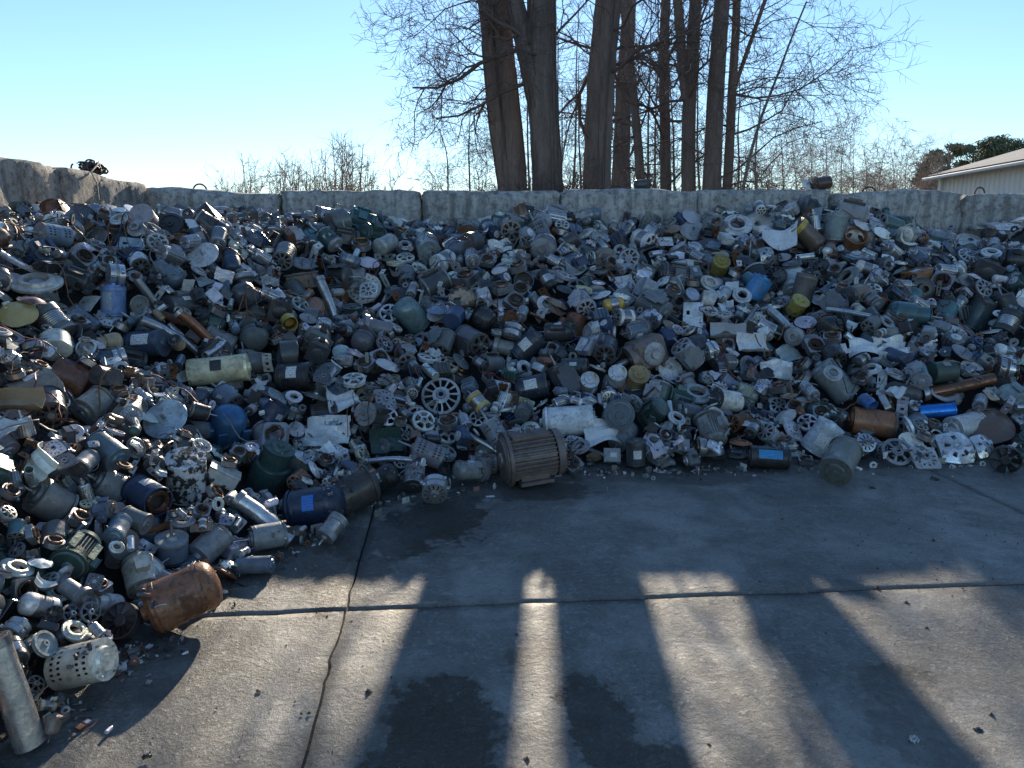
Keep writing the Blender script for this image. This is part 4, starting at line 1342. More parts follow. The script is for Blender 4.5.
for z0, t in ((EZ, .09),):
    xs = [(-.35, EZ - .35 * tanr + .02), (HW, EZ + HW * tanr + .02), (2 * HW + .35, EZ - .35 * tanr + .02)]
    V = []
    for y in (.35, -18.5):
        for x, z in xs: V += [(x, y, z), (x, y, z + t)]
    rf.add(V, [(1, 3, 9, 7), (3, 5, 11, 9), (0, 6, 8, 2), (2, 8, 10, 4), (0, 2, 3, 1), (2, 4, 5, 3), (6, 7, 9, 8), (8, 9, 11, 10), (0, 1, 7, 6), (4, 10, 11, 5)])
obj('roof', to_mesh('roof', rf, 'shingle', smooth=False), barn)
fz = xs[0][1]
obj('fascia', to_mesh('fascia', box((-.375, -9.1, fz + .02), (.04, 18.9, .13)), 'trim', smooth=False), barn)
obj('gutter', to_mesh('gutter', box((-.45, -9.1, fz - .02), (.11, 18.9, .09), .02), 'siding', smooth=False), barn)
obj('corner_trim', to_mesh('corner_trim', box((-.03, -.02, EZ / 2), (.16, .16, EZ)), 'siding', smooth=False), barn)
gb = MB().add([(0, .0, EZ - .01), (2 * HW, .0, EZ - .01), (HW, .0, EZ + HW * tanr)], [(0, 1, 2)])
obj('gable', to_mesh('gable', gb, 'siding', smooth=False), barn)

# ------------------------------------------------------------------ the scrap heap: kinds of pieces that recur
def plate(w, h, rg):
    nu, nv = 6, 6
    k = [rg.uniform(-1, 1) for _ in range(3)]
    m = maskgrid(nu, nv, lambda u, v, l: (.05 * w * (k[0] * math.sin(u * .7) + k[1] * math.cos(v * .8)) + (.03 * min(w, h) if l else 0), (v / nv - .5) * w, (u / nu - .5) * h), lambda u, v: not (u == 3 and v == 1), wrap=False)
    return [part('sheet', m, 'paint', 'body')]

LIB = []
def lib(name, cat, phrase, w, flat, fn, n=1, cols=None):
    for k in range(n):
        rg = random.Random(hash((name, phrase)) % 1000 + k * 7 if False else sum(map(ord, name + phrase)) + k * 7)
        ps = fn(rg)
        LIB.append(dict(name=name, cat=cat, phrase=phrase, w=w / n, flat=flat, parts=ps, pts=sample_points(ps, 420, k), cols=cols))

lib('electric_motor', 'motor', 'motor with shaft', 4.5, 0, lambda r: motor(r.uniform(.060, .078), r.uniform(.13, .19), r, 'plain', 'plain', None, None, None, 1, wire=r.random() < .5), 4)
lib('electric_motor', 'motor', 'motor with pale sticker', 6.5, 0, lambda r: motor(r.uniform(.060, .080), r.uniform(.14, .20), r, 'plain', ('plain', 'vent'), r.choice([None, 'cradle']), None, r.uniform(.4, .7), 1, wire=r.random() < .5), 4, ['charcoal', 'black', 'navy', 'blue-grey', 'dark grey', 'dark green', 'teal', 'grey'])
lib('electric_motor', 'motor', 'motor with vented ends', 6.5, 0, lambda r: motor(r.uniform(.062, .082), r.uniform(.10, .16), r, 'plain', 'vent', None, None, None, 1, wire=True), 3)
lib('electric_motor', 'motor', 'motor on cradle base', 6, 0, lambda r: motor(r.uniform(.065, .082), r.uniform(.15, .2), r, 'plain', ('vent', 'plain'), 'cradle', None, None, 1), 2)
lib('electric_motor', 'motor', 'motor with laminated middle', 5, 0, lambda r: motor(r.uniform(.055, .075), r.uniform(.10, .15), r, 'band', ('vent', 'plain'), None, None, None, 1), 3)
lib('electric_motor', 'motor', 'motor with slotted shell', 3.5, 0, lambda r: motor(r.uniform(.07, .08), r.uniform(.17, .2), r, 'slot', 'plain', None, None, None, 1), 1)
lib('electric_motor', 'motor', 'motor with terminal box', 6, 0, lambda r: motor(r.uniform(.06, .08), r.uniform(.14, .2), r, 'plain', 'plain', 'feet', r.choice(['top', 'side']), None, 1, wire=True), 3)
lib('electric_motor', 'motor', 'motor with capacitor hump', 4.5, 0, lambda r: motor(r.uniform(.065, .08), r.uniform(.17, .22), r, 'plain', ('vent', 'cone'), 'cradle', None, .4, 1, hump=True), 2)
lib('electric_motor', 'motor', 'stepped motor', 3, 0, lambda r: motor(r.uniform(.06, .08), r.uniform(.15, .2), r, 'step', ('flat', 'dome'), None, None, None, 1), 2)
lib('electric_motor', 'motor', 'motor with open end', 4, 0, lambda r: motor(r.uniform(.06, .085), r.uniform(.12, .18), r, 'plain', ('open', 'plain'), None, None, None, 0, wire=True), 3)
lib('finned_motor', 'motor', 'ribbed motor', 6, 0, lambda r: finned_motor(r.uniform(.06, .08), r), 3)
lib('small_motor', 'small motor', 'little motor', 11, 0, lambda r: motor(r.uniform(.034, .046), r.uniform(.07, .11), r, r.choice(['plain', 'band']), r.choice(['plain', 'dome', 'vent']), None, None, None, 1), 5)
lib('alternator', 'alternator', 'alternator', 6, 0, lambda r: alternator(r.uniform(.058, .072), r), 2, ['silver'])
lib('end_bell', 'end bell', 'spoked end bell', 11, 1, lambda r: end_bell(r.uniform(.055, .085), r, r.randint(0, 4)), 6, ['silver', 'light grey', 'grey', 'silver', 'dark grey', 'cream'])
lib('stator', 'stator', 'square stator with windings', 5, 1, lambda r: stator(r.uniform(.05, .065), r, True), 2, ['grey'])
lib('stator', 'stator', 'round stator ring', 4, 1, lambda r: stator(r.uniform(.055, .08), r, False), 2, ['grey'])
lib('rotor', 'rotor', 'rotor on shaft', 5, 0, lambda r: rotor(r.uniform(.038, .055), r), 3, ['grey'])
lib('open_housing', 'housing', 'empty can housing', 9, 0, lambda r: housing(r.uniform(.055, .085), r.uniform(.09, .17), r, r.random() < .7), 5)
lib('disc', 'disc', 'disc with stub shaft', 3, 1, lambda r: disc(r.uniform(.055, .09), r, 0), 2, ['light grey', 'silver', 'grey', 'off-white', 'dark grey'])
lib('flange_ring', 'flange', 'flange ring', 4, 1, lambda r: disc(r.uniform(.045, .085), r, 1), 2, ['light grey', 'silver', 'off-white', 'grey', 'rust-brown'])
lib('pulley', 'pulley', 'belt pulley', 3, 1, lambda r: disc(r.uniform(.05, .075), r, 2), 1, ['charcoal', 'dark grey', 'grey', 'rust-brown'])
lib('perforated_wheel', 'wheel', 'perforated wheel', 2, 1, lambda r: disc(r.uniform(.06, .085), r, 3), 1, ['light grey', 'off-white', 'grey'])
lib('fan_wheel', 'fan', 'fan wheel', 3, 1, lambda r: fan(r.uniform(.055, .08), r), 2, ['black', 'charcoal', 'blue-grey', 'light grey'])
lib('blower_wheel', 'fan', 'slatted blower wheel', 2, 1, lambda r: blower(r.uniform(.055, .07), r), 1, ['silver', 'grey', 'light grey'])
lib('bent_cover', 'cover', 'bent sheet cover', 11, 1, lambda r: cover(r.uniform(.06, .11), r, r.randint(0, 3)), 8, ['light grey', 'off-white', 'silver', 'off-white', 'grey', 'blue-grey', 'dull brown', 'charcoal', 'light grey'])
lib('gearbox', 'gearbox', 'gearbox', 6, 0, lambda r: gearbox(r.uniform(.085, .12), r), 3, ['grey', 'dark grey', 'blue-grey', 'silver', 'charcoal', 'dark green', 'navy'])
lib('gear_casting', 'casting', 'lumpy metal casting', 6, 1, lambda r: casting(r.uniform(.05, .075), r), 3, ['silver', 'light grey', 'grey'])
lib('compressor', 'compressor', 'domed compressor', 4, 0, lambda r: compressor(r.uniform(.06, .082), r), 2, ['black', 'charcoal', 'dark grey'])
lib('pump', 'pump', 'pump with volute', 4, 0, lambda r: pump(r.uniform(.06, .075), r), 2, ['navy', 'charcoal', 'grey', 'dark green', 'blue-grey', 'black'])
lib('bracket', 'bracket', 'bent bracket', 7, 1, lambda r: bracket(r.uniform(.06, .10), r), 4, ['grey', 'dark grey', 'light grey', 'rust-brown', 'charcoal'])
lib('pipe', 'pipe', 'short pipe', 3, 0, lambda r: pipe(r.uniform(.22, .42), r.uniform(.012, .03), r, r.uniform(-.06, .06)), 3, ['light grey', 'grey', 'rust-brown', 'silver'])
lib('capacitor', 'capacitor', 'capacitor can', 3, 0, lambda r: capacitor(r.uniform(.022, .03), r), 2, ['silver', 'black', 'blue-grey', 'silver'])
lib('control_box', 'box', 'control box', 4, 0, lambda r: control_box(r.uniform(.08, .12), r), 2, ['grey', 'charcoal', 'light grey', 'dull brown', 'blue-grey', 'black'])
LIBW = [l['w'] for l in LIB]

def slope_normal(x, y):
    e = .15
    n = np.array([-(tgt_at(x + e, y) - tgt_at(x - e, y)) / (2 * e), -(tgt_at(x, y + e) - tgt_at(x, y - e)) / (2 * e), 1.0])
    return n / np.linalg.norm(n) if abs(n[0]) < 3 and abs(n[1]) < 3 else np.array([0, -.4, .9])

def try_place(L, x, y, rg, tries=3, size=(.9, 1.35)):
    best = None
    sc = rg.uniform(*size) * min(1.5, max(.72, .74 + .13 * (y - 3.4)))
    nm = slope_normal(x, y)
    for _ in range(tries):
        v = np.array([rg.gauss(0, 1) for _ in range(3)])
        if L['flat']:
            a = nm * (1.5 if rg.random() < .8 else -1.5) + v * .55
        else:
            a = v - nm * (v @ nm) * rg.uniform(.2, 1.0)
        a = a / np.linalg.norm(a)
        R = axis_rot(a, rg.uniform(0, 6.28))
        P = (L['pts'] * sc) @ np.array(R).T
        Q = P + np.array([x, y, 0])
        z = rest_z(Q)
        if z is None: continue
        Q[:, 2] += z
        if best is None or z < best[0]: best = (z, R, Q, sc)
    return best

# loads were tipped together: here and there one kind and colour prevails
sr = random.Random(33)
SEEDS = [(sr.uniform(WALL_X, 6.5), sr.uniform(1, 9.6), sr.choices(LIB, LIBW)[0], sr.choices(PAL_N, PAL_W)[0]) for _ in range(130)]
SX = np.array([q[0] for q in SEEDS]); SY = np.array([q[1] for q in SEEDS])

def fill(n, limit, rg, use_mask, size=(.9, 1.35), tmap=None, gap=.05, hitmax=.14, weights=None):
    """drop pieces where the heap is still lower than its surface"""
    T_ = TGT if tmap is None else tmap
    cnt = 0
    ok = (TGT > 0) & (FD > .06) & (XX < 7.6) & (YY > -.9)
    cand = []
    for t in range(n):
        if not cand:
            ii = np.argwhere(ok & (H < T_ + limit - gap))
            if len(ii) < 40: break
            cand = [tuple(q) for q in ii[nrng.choice(len(ii), min(700, len(ii)), replace=False)]]
        i, j = cand.pop()
        if H[i, j] > T_[i, j] + limit - gap: continue
        x = gx[i] + rg.uniform(-.01, .01); y = gy[j] + rg.uniform(-.01, .01)
        sd_ = SEEDS[int(np.argmin((SX - x) ** 2 + (SY - y) ** 2))]
        mine = rg.random() < .38 and (sd_[0] - x) ** 2 + (sd_[1] - y) ** 2 < .3
        L = sd_[2] if mine and not weights else rg.choices(LIB, weights or LIBW)[0]
        b = try_place(L, x, y, rg, 3, size)
        if b is None: continue
        z, R, Q, sc = b
        if z > T_[i, j] + limit: continue
        if use_mask and mask_hit(Q) > hitmax: continue
        settle(Q)
        ALL.append(dict(L=L, M=Matrix.Translation((x, y, z)) @ R.to_4x4(), sc=sc, P=Q, hero=None, col=sd_[3] if mine and not L['cols'] else None))
        cnt += 1
    return cnt

# ------------------------------------------------------------------ the pieces one can pick out in the photograph
V3 = lambda a: Vector((float(a[0]), float(a[1]), float(a[2])))
def cam_rot(theta, phi, z='up'):
    t, p = math.radians(theta), math.radians(phi)
    X = np.cos(p) * (math.cos(t) * np.array([1.0, 0, 0]) + math.sin(t) * UPV) - math.sin(p) * FWD
    if z == 'cam': zd = -FWD + .35 * UPV
    elif z == 'up': zd = np.array([0, 0, 1.0])
    elif z == 'right': zd = np.array([1.0, 0, 0])
    else: zd = np.array([0, 0, -1.0])
    if abs(X @ zd) > .97 * np.linalg.norm(zd): zd = np.array([.3, .8, .1])
    Z = zd - X * (X @ zd); Z /= np.linalg.norm(Z)
    Y = np.cross(Z, X)
    return Matrix((X, Y, Z)).transposed()

HERO = []
def hero(px, py, fn, colour, rust, theta, phi, name, cat, short, label, z='up', order=1, **kw):
    HERO.append(dict(px=px, py=py, fn=fn, colour=PAL[colour][0] if isinstance(colour, str) else tuple(min(.82, q * 1.6) for q in colour), rust=rust, theta=theta, phi=phi, name=name, cat=cat, short=short, label=label, z=z, order=order, kw=kw))

M_ = motor
# left flank, near
hero(12, 692, lambda k, r: pipe(112 * k, 14 * k, r, 0.0), (.42, .40, .37), .12, -75, -8, 'long_tube', 'tube', 'long pale tube', 'long pale metal tube lying at the bottom left corner')
hero(82, 664, lambda k, r: M_(21 * k, 48 * k, r, 'slot', ('plain', 'flat'), None, None, None, 0), (.40, .38, .32), .15, 14, 6, 'slotted_motor', 'motor', 'slotted pale motor', 'pale motor with rows of vent slots at the heap foot, lower left', z='cam')
hero(43, 722, lambda k, r: M_(8 * k, 13 * k, r, 'plain', 'cone', None, None, None, 1), 'dull brown', .3, 262, 15, 'small_motor', 'small motor', 'tiny shafted motor', 'tiny motor with pointed shaft on the ground beside the long pale tube')
hero(181, 597, lambda k, r: M_(25 * k, 46 * k, r, 'plain', ('cone', 'dome'), None, 'side', None, 0), (.20, .085, .040), .65, 203, 22, 'rusty_motor', 'motor', 'big rust-orange motor', 'big rust-orange motor lying at the heap foot, lower left')
hero(135, 572, lambda k, r: M_(17 * k, 32 * k, r, 'plain', ('flat', 'dome'), None, 'top', None, 0), (.44, .42, .35), .12, 308, 35, 'cream_motor', 'motor', 'cream boxed motor', 'cream motor with a box on its side, behind the big rust-orange motor')
hero(121, 621, lambda k, r: fan(19 * k, r), (.05, .04, .04), .3, 100, 62, 'fan_wheel', 'fan', 'dark bladed fan', 'dark bladed fan wheel between slotted pale motor and big rust-orange motor')
hero(172, 549, lambda k, r: M_(16 * k, 22 * k, r, 'plain', ('ring', 'flat'), None, None, None, 1), 'blue-grey', .1, 82, 20, 'electric_motor', 'motor', 'upright shaft motor', 'blue-grey motor with its shaft pointing up, above the big rust-orange motor', bell=(.45, .47, .5))
hero(210, 545, lambda k, r: M_(15 * k, 32 * k, r, 'plain', ('ring', 'plain'), None, None, None, 0), 'grey', .1, 232, 50, 'electric_motor', 'motor', 'grey round-ended motor', 'grey motor with round bright end towards the viewer, right of upright shaft motor', bell=(.42, .43, .45))
hero(268, 537, lambda k, r: M_(13 * k, 30 * k, r, 'plain', ('flat', 'plain'), None, None, None, 1), 'grey', .1, 184, 32, 'electric_motor', 'motor', 'grey stub-shaft motor', 'grey motor with short shaft at heap foot, under the long silver tube', bell=(.3, .31, .33))
hero(255, 565, lambda k, r: M_(9 * k, 34 * k, r, 'plain', 'flat', None, None, None, 0), 'blue-grey', .08, 3, 4, 'capacitor_can', 'can', 'plain slate cylinder', 'plain slate-blue cylinder lying on the ground at the left foot')
hero(264, 519, lambda k, r: pipe(70 * k, 9 * k, r, 0.02), 'silver', .08, -38, -5, 'long_tube', 'tube', 'long silver tube', 'long silver tube sloping down to the heap foot, left of centre')
hero(313, 506, lambda k, r: M_(19 * k, 42 * k, r, 'plain', ('dome', 'plain'), None, None, .35, 0), (.012, .022, .05), .05, 8, 0, 'electric_motor', 'motor', 'blue-stickered motor', 'navy motor with a bright blue sticker at the heap foot', z='cam', tagc=(.03, .22, .75))
hero(352, 491, lambda k, r: M_(20 * k, 34 * k, r, 'plain', ('dome', 'plain'), None, None, None, 0), (.030, .026, .024), .2, 205, 30, 'electric_motor', 'motor', 'dark domed motor', 'dark round-nosed motor right of the blue-stickered motor')
hero(380, 480, lambda k, r: M_(12 * k, 26 * k, r, 'plain', ('dome', 'plain'), None, None, .45, 0), 'black', .05, 28, 5, 'electric_motor', 'motor', 'small white-stickered motor', 'small black motor with white sticker, just right of dark domed motor', z='cam')
hero(332, 528, lambda k, r: M_(10 * k, 22 * k, r, 'band', ('ring', 'plain'), None, None, None, 1), 'grey', .1, 235, 40, 'small_motor', 'small motor', 'small grey foot motor', 'small grey motor on the ground below the dark domed motor', bell=(.4, .41, .42))
hero(272, 466, lambda k, r: M_(20 * k, 46 * k, r, 'step', ('plain', 'plain'), None, None, None, 0), (.022, .050, .048), .12, 62, 18, 'stepped_motor', 'motor', 'big green stepped motor', 'big dark green stepped motor left of the blue-stickered motor')
hero(186, 476, lambda k, r: M_(20 * k, 44 * k, r, 'plain', ('flat', 'flat'), None, None, None, 0, mat='flaky'), (.62, .62, .56), .1, 78, 28, 'electric_motor', 'motor', 'mottled white drum', 'mottled drum-shaped motor with flaking white paint, below the blue domed motor')
hero(222, 476, lambda k, r: control_box(26 * k, r), (.40, .40, .37), .38, 150, 20, 'control_box', 'box', 'flaking white box', 'flaking white box right of the mottled white drum')
hero(107, 484, lambda k, r: M_(17 * k, 24 * k, r, 'plain', ('flat', 'plain'), None, None, None, 1), 'grey', .12, 138, 38, 'electric_motor', 'motor', 'long-shafted grey motor', 'grey motor with long shaft pointing up left, left of mottled white drum')
hero(150, 498, lambda k, r: M_(16 * k, 38 * k, r, 'plain', ('open', 'plain'), None, None, .4, 0), 'navy', .05, 342, 30, 'electric_motor', 'motor', 'open-ended navy motor', 'navy motor with open end, between long-shafted grey motor and mottled white drum')
hero(52, 503, lambda k, r: M_(19 * k, 30 * k, r, 'plain', ('flat', 'plain'), None, None, None, 1), (.17, .16, .15), .15, 128, 40, 'electric_motor', 'motor', 'stubby grey shaft motor', 'stubby grey motor with a shaft, at the left edge below the tan folded sheets')
hero(165, 419, lambda k, r: disc(23 * k, r, 0), (.36, .45, .55), .0, 95, 58, 'round_disc', 'disc', 'silver-blue disc', 'large silver-blue round disc with a stub shaft on the left flank')
hero(228, 428, lambda k, r: M_(18 * k, 28 * k, r, 'plain', ('dome', 'flat'), 'feet', 'side', None, 0), (.025, .10, .21), .25, 62, 34, 'domed_motor', 'motor', 'blue domed motor', 'bright blue domed motor right of the silver-blue disc')
hero(218, 370, lambda k, r: M_(14 * k, 54 * k, r, 'plain', ('open', 'ring'), None, None, .25, 0), (.50, .44, .28), .12, 187, 12, 'electric_motor', 'motor', 'long cream motor', 'long cream-yellow motor with an open end, above the blue domed motor', tagc=(.03, .03, .03), z='cam')
hero(70, 379, lambda k, r: housing(19 * k, 36 * k, r, True), (.13, .058, .032), .7, 152, 18, 'open_housing', 'housing', 'rust-brown can', 'rust-brown can housing above left of the silver-blue disc')
hero(38, 394, lambda k, r: M_(21 * k, 36 * k, r, 'plain', ('ring', 'plain'), None, None, .5, 0), (.17, .165, .14), .2, 218, 42, 'electric_motor', 'motor', 'large olive-grey motor', 'large olive-grey motor showing its round end, left of the rust-brown can')
hero(91, 404, lambda k, r: M_(16 * k, 26 * k, r, 'plain', ('flat', 'plain'), None, None, None, 0), (.36, .36, .33), .2, 242, 55, 'electric_motor', 'motor', 'pale-faced motor', 'motor with pale speckled round face, between rust-brown can and silver-blue disc')
hero(62, 418, lambda k, r: M_(15 * k, 34 * k, r, 'plain', ('vent', 'plain'), None, None, None, 0), 'charcoal', .1, 320, 46, 'electric_motor', 'motor', 'dark spoke-ended motor', 'dark motor with spoked vent end, below the rust-brown can')
hero(145, 342, lambda k, r: M_(14 * k, 32 * k, r, 'plain', ('ring', 'plain'), None, None, .7, 0), (.03, .045, .075), .05, 4, 4, 'electric_motor', 'motor', 'wide-labelled motor', 'dark blue motor with a wide white label, left of the long cream motor', z='cam')
hero(33, 431, lambda k, r: cover(25 * k, r, 1), 'tan', .2, 80, 48, 'folded_sheet', 'sheet', 'tan folded sheets', 'tan folded sheet catching light at the left edge')
hero(24, 456, lambda k, r: cover(17 * k, r, 0), (.62, .60, .50), .05, 95, 40, 'bent_cover', 'cover', 'bright bent cover', 'bright bent cover just below the tan folded sheets')
hero(31, 331, lambda k, r: cover(20 * k, r, 2), (.34, .26, .11), .15, 60, 50, 'bent_cover', 'cover', 'ochre bowl cover', 'ochre bowl-shaped cover at the left edge')
hero(37, 283, lambda k, r: disc(24 * k, r, 1), (.48, .46, .42), .2, 82, 30, 'flange_ring', 'flange', 'big pale ring', 'big pale ring lying tilted near the left edge')
hero(92, 233, lambda k, r: disc(13 * k, r, 2), 'grey', .1, 110, 60, 'pulley', 'pulley', 'grey belt pulley', 'grey belt pulley near the left wall, high on the heap')
hero(170, 224, lambda k, r: disc(13 * k, r, 2), 'charcoal', .1, 70, 66, 'pulley', 'pulley', 'black belt pulley', 'black belt pulley under the wall corner, high on the heap')
hero(204, 257, lambda k, r: disc(16 * k, r, 0), (.46, .47, .48), .05, 95, 58, 'round_disc', 'disc', 'pale lid', 'pale lid with central hole, high on the left of the heap')
hero(131, 243, lambda k, r: plate(30 * k, 18 * k, r), (.30, .42, .60), .02, 92, 52, 'steel_plate', 'plate', 'bluish plate', 'smooth bluish plate between the two belt pulleys')
hero(113, 300, lambda k, r: M_(12 * k, 28 * k, r, 'plain', ('flat', 'plain'), None, None, .8, 0), (.16, .26, .46), .05, 85, 10, 'electric_motor', 'motor', 'shiny blue-banded motor', 'shiny light blue motor standing, right of the big pale ring', z='cam', tagc=(.45, .5, .58))
hero(86, 303, lambda k, r: plate(24 * k, 22 * k, r), (.42, .44, .42), .1, 110, 50, 'steel_plate', 'plate', 'square pale plate', 'square pale plate between big pale ring and shiny blue-banded motor')
# centre
hero(530, 456, lambda k, r: finned_motor(22 * k, r), (.13, .10, .088), .40, 188, 14, 'finned_motor', 'motor', 'big ribbed motor', 'big brown ribbed motor on feet standing at the heap foot, centre')
hero(435, 489, lambda k, r: alternator(12.5 * k, r), 'silver', .05, 275, 58, 'alternator', 'alternator', 'foot alternator', 'alternator with radial slots facing the viewer at heap foot, left of big ribbed motor')
hero(441, 396, lambda k, r: end_bell(20 * k, r, 3), 'light grey', .05, 80, 68, 'end_bell', 'end bell', 'radial-spoked bell', 'large pale end bell with radial spokes, middle of the heap')
hero(478, 421, lambda k, r: end_bell(9 * k, r, 0), 'silver', .05, 85, 66, 'end_bell', 'end bell', 'small silver spoked bell', 'small silver end bell, below right of the radial-spoked bell')
hero(386, 446, lambda k, r: cover(22 * k, r, 1), (.03, .055, .045), .1, 70, 50, 'bent_cover', 'cover', 'dark green tray', 'dark green tray-like cover above the small white-stickered motor')
hero(328, 431, lambda k, r: cover(24 * k, r, 3), (.50, .52, .53), .04, 95, 55, 'bent_cover', 'cover', 'crumpled white sheet', 'crumpled white sheet left of centre')
hero(340, 402, lambda k, r: cover(19 * k, r, 0), (.52, .54, .56), .04, 60, 45, 'bent_cover', 'cover', 'white bent panel', 'white bent panel above the crumpled white sheet')
hero(461, 446, lambda k, r: plate(11 * k, 22 * k, r) + [part('ring_mark', torus(3.6 * k, .45 * k, 16, 4).xf(TR(1.1 * k, 0, 3 * k)), 'dark', 'black')], (.60, .62, .64), .02, 80, 62, 'white_card', 'plate', 'white card', 'small tilted white card left of the big ribbed motor')
hero(276, 435, lambda k, r: stator(12 * k, r, True), 'light grey', .05, 95, 72, 'stator', 'stator', 'square open stator', 'square open stator facing the viewer, above the big green stepped motor')
hero(297, 378, lambda k, r: M_(15 * k, 30 * k, r, 'plain', ('vent', 'plain'), None, None, .45, 0), 'black', .05, 3, 6, 'electric_motor', 'motor', 'black square-stickered motor', 'black motor with square white sticker, right of the long cream motor', z='cam')
hero(532, 388, lambda k, r: M_(13 * k, 30 * k, r, 'plain', ('ring', 'plain'), None, None, .55, 0), (.02, .028, .04), .05, 12, 6, 'electric_motor', 'motor', 'lower stickered motor', 'dark motor with white sticker above the big ribbed motor', z='cam')
hero(528, 346, lambda k, r: M_(13 * k, 28 * k, r, 'plain', ('ring', 'plain'), None, None, .5, 0), (.02, .03, .045), .05, 42, 8, 'electric_motor', 'motor', 'upper stickered motor', 'dark tilted motor with white sticker, above the lower stickered motor', z='cam')
hero(589, 383, lambda k, r: M_(9.5 * k, 14 * k, r, 'plain', ('flat', 'plain'), None, None, None, 0) + [part('sticker', cyl(7.2 * k, 7.65 * k, 2.2 * k, 10).xf(TR(0, 5.6 * k, 3 * k)), 'label', 'capc')], (.58, .62, .66), .02, 85, 62, 'capped_motor', 'small motor', 'left white-capped motor', 'small motor with round white cap, above right of the lower stickered motor')
hero(617, 377, lambda k, r: M_(9.5 * k, 14 * k, r, 'plain', ('flat', 'plain'), None, None, None, 0) + [part('sticker', cyl(7.2 * k, 7.65 * k, 2.2 * k, 10).xf(TR(0, 5.6 * k, 3 * k)), 'label', 'capc')], (.56, .58, .62), .02, 95, 60, 'capped_motor', 'small motor', 'right white-capped motor', 'small motor with round white cap beside the ochre-faced motor')
hero(637, 379, lambda k, r: M_(11 * k, 18 * k, r, 'plain', ('flat', 'plain'), None, None, None, 0), (.30, .20, .09), .2, 80, 58, 'small_motor', 'small motor', 'ochre-faced motor', 'small ochre motor with round face, below the brown block gearbox')
hero(646, 352, lambda k, r: gearbox(36 * k, r), (.165, .125, .11), .2, 205, 15, 'gearbox', 'gearbox', 'brown block gearbox', 'large brown block-shaped gearbox in the middle of the heap')
hero(604, 430, lambda k, r: cover(21 * k, r, 0), (.56, .60, .62), .02, 75, 52, 'bent_cover', 'cover', 'white curved sheet', 'white curved sheet above right of the big ribbed motor')
hero(570, 421, lambda k, r: M_(16 * k, 46 * k, r, 'plain', ('flat', 'plain'), None, None, None, 0), (.50, .53, .55), .15, 4, 5, 'electric_motor', 'motor', 'white barrel motor', 'white barrel-shaped motor above the big ribbed motor')
hero(673, 361, lambda k, r: disc(13 * k, r, 0), (.55, .58, .60), .02, 85, 60, 'round_disc', 'disc', 'white small disc', 'white round disc right of the brown block gearbox')
hero(697, 393, lambda k, r: disc(17 * k, r, 1), (.36, .38, .39), .05, 85, 34, 'flange_ring', 'flange', 'grey oval flange', 'grey flange ring seen edge-on as an oval, below the white small disc')
hero(612, 456, lambda k, r: control_box(14 * k, r), (.20, .21, .21), .1, 0, 5, 'control_box', 'box', 'little display box', 'little grey box with pale panel at the heap foot', z='cam')
hero(636, 452, lambda k, r: M_(10 * k, 22 * k, r, 'plain', ('ring', 'plain'), None, None, .5, 0), 'charcoal', .05, 92, 12, 'small_motor', 'small motor', 'upright labelled motor', 'small upright dark motor with pale label, right of the little display box', z='cam')
hero(362, 282, lambda k, r: disc(18 * k, r, 3), (.48, .46, .40), .1, 92, 66, 'perforated_wheel', 'wheel', 'cream perforated wheel', 'large cream wheel with rings of holes, upper left of centre')
hero(371, 303, lambda k, r: end_bell(9.5 * k, r, 1), 'silver', .05, 90, 64, 'end_bell', 'end bell', 'silver bell under the wheel', 'silver end bell directly below the cream perforated wheel')
hero(389, 312, lambda k, r: end_bell(10.5 * k, r, 2), 'silver', .05, 88, 68, 'end_bell', 'end bell', 'silver bell off the wheel', 'silver end bell below right of the cream perforated wheel')
hero(328, 300, lambda k, r: pipe(50 * k, 5 * k, r, 0.0), (.34, .33, .31), .15, -68, 0, 'pipe', 'pipe', 'leaning grey pipe', 'grey pipe leaning on the heap, left of the cream perforated wheel')
hero(303, 281, lambda k, r: control_box(27 * k, r), (.10, .070, .055), .5, 190, 10, 'control_box', 'box', 'brown box', 'brown rusty box left of the leaning grey pipe')
hero(412, 318, lambda k, r: M_(14 * k, 26 * k, r, 'plain', ('dome', 'plain'), None, None, None, 0), (.13, .19, .19), .1, 130, 32, 'electric_motor', 'motor', 'pale teal domed motor', 'pale teal domed motor right of the silver bells')
hero(500, 246, lambda k, r: cover(15 * k, r, 3), (.52, .54, .56), .03, 80, 50, 'bent_cover', 'cover', 'white crumple under the wall', 'white crumpled sheet high on the heap, below the leftmost big trunk')
hero(622, 285, lambda k, r: cover(14 * k, r, 0), (.50, .49, .48), .05, 70, 45, 'bent_cover', 'cover', 'long white shard', 'long white bent shard, upper middle of the heap')
hero(693, 315, lambda k, r: plate(20 * k, 34 * k, r), (.50, .58, .68), .02, 105, 52, 'steel_plate', 'plate', 'tall white panel', 'tall pale panel standing on the heap, right of centre')
hero(728, 335, lambda k, r: cover(19 * k, r, 1), (.36, .37, .38), .05, 100, 50, 'bent_cover', 'cover', 'grey square lid', 'grey square lid right of the tall white panel')
hero(751, 350, lambda k, r: cover(17 * k, r, 1), (.58, .62, .66), .02, 85, 50, 'bent_cover', 'cover', 'white square lid', 'white square lid right of the grey square lid')
hero(777, 369, lambda k, r: cover(16 * k, r, 3), (.54, .58, .62), .02, 95, 50, 'bent_cover', 'cover', 'white rumpled lid', 'white rumpled cover below right of the white square lid')
hero(664, 248, lambda k, r: plate(15 * k, 13 * k, r), (.52, .54, .55), .03, 88, 55, 'white_card', 'plate', 'upper white card', 'small white plate with a hole, upper middle of the heap')
hero(693, 231, lambda k, r: disc(14 * k, r, 0), (.30, .30, .30), .1, 95, 58, 'round_disc', 'disc', 'grey dish', 'grey dish-like disc under the wall, below the bare trunks')
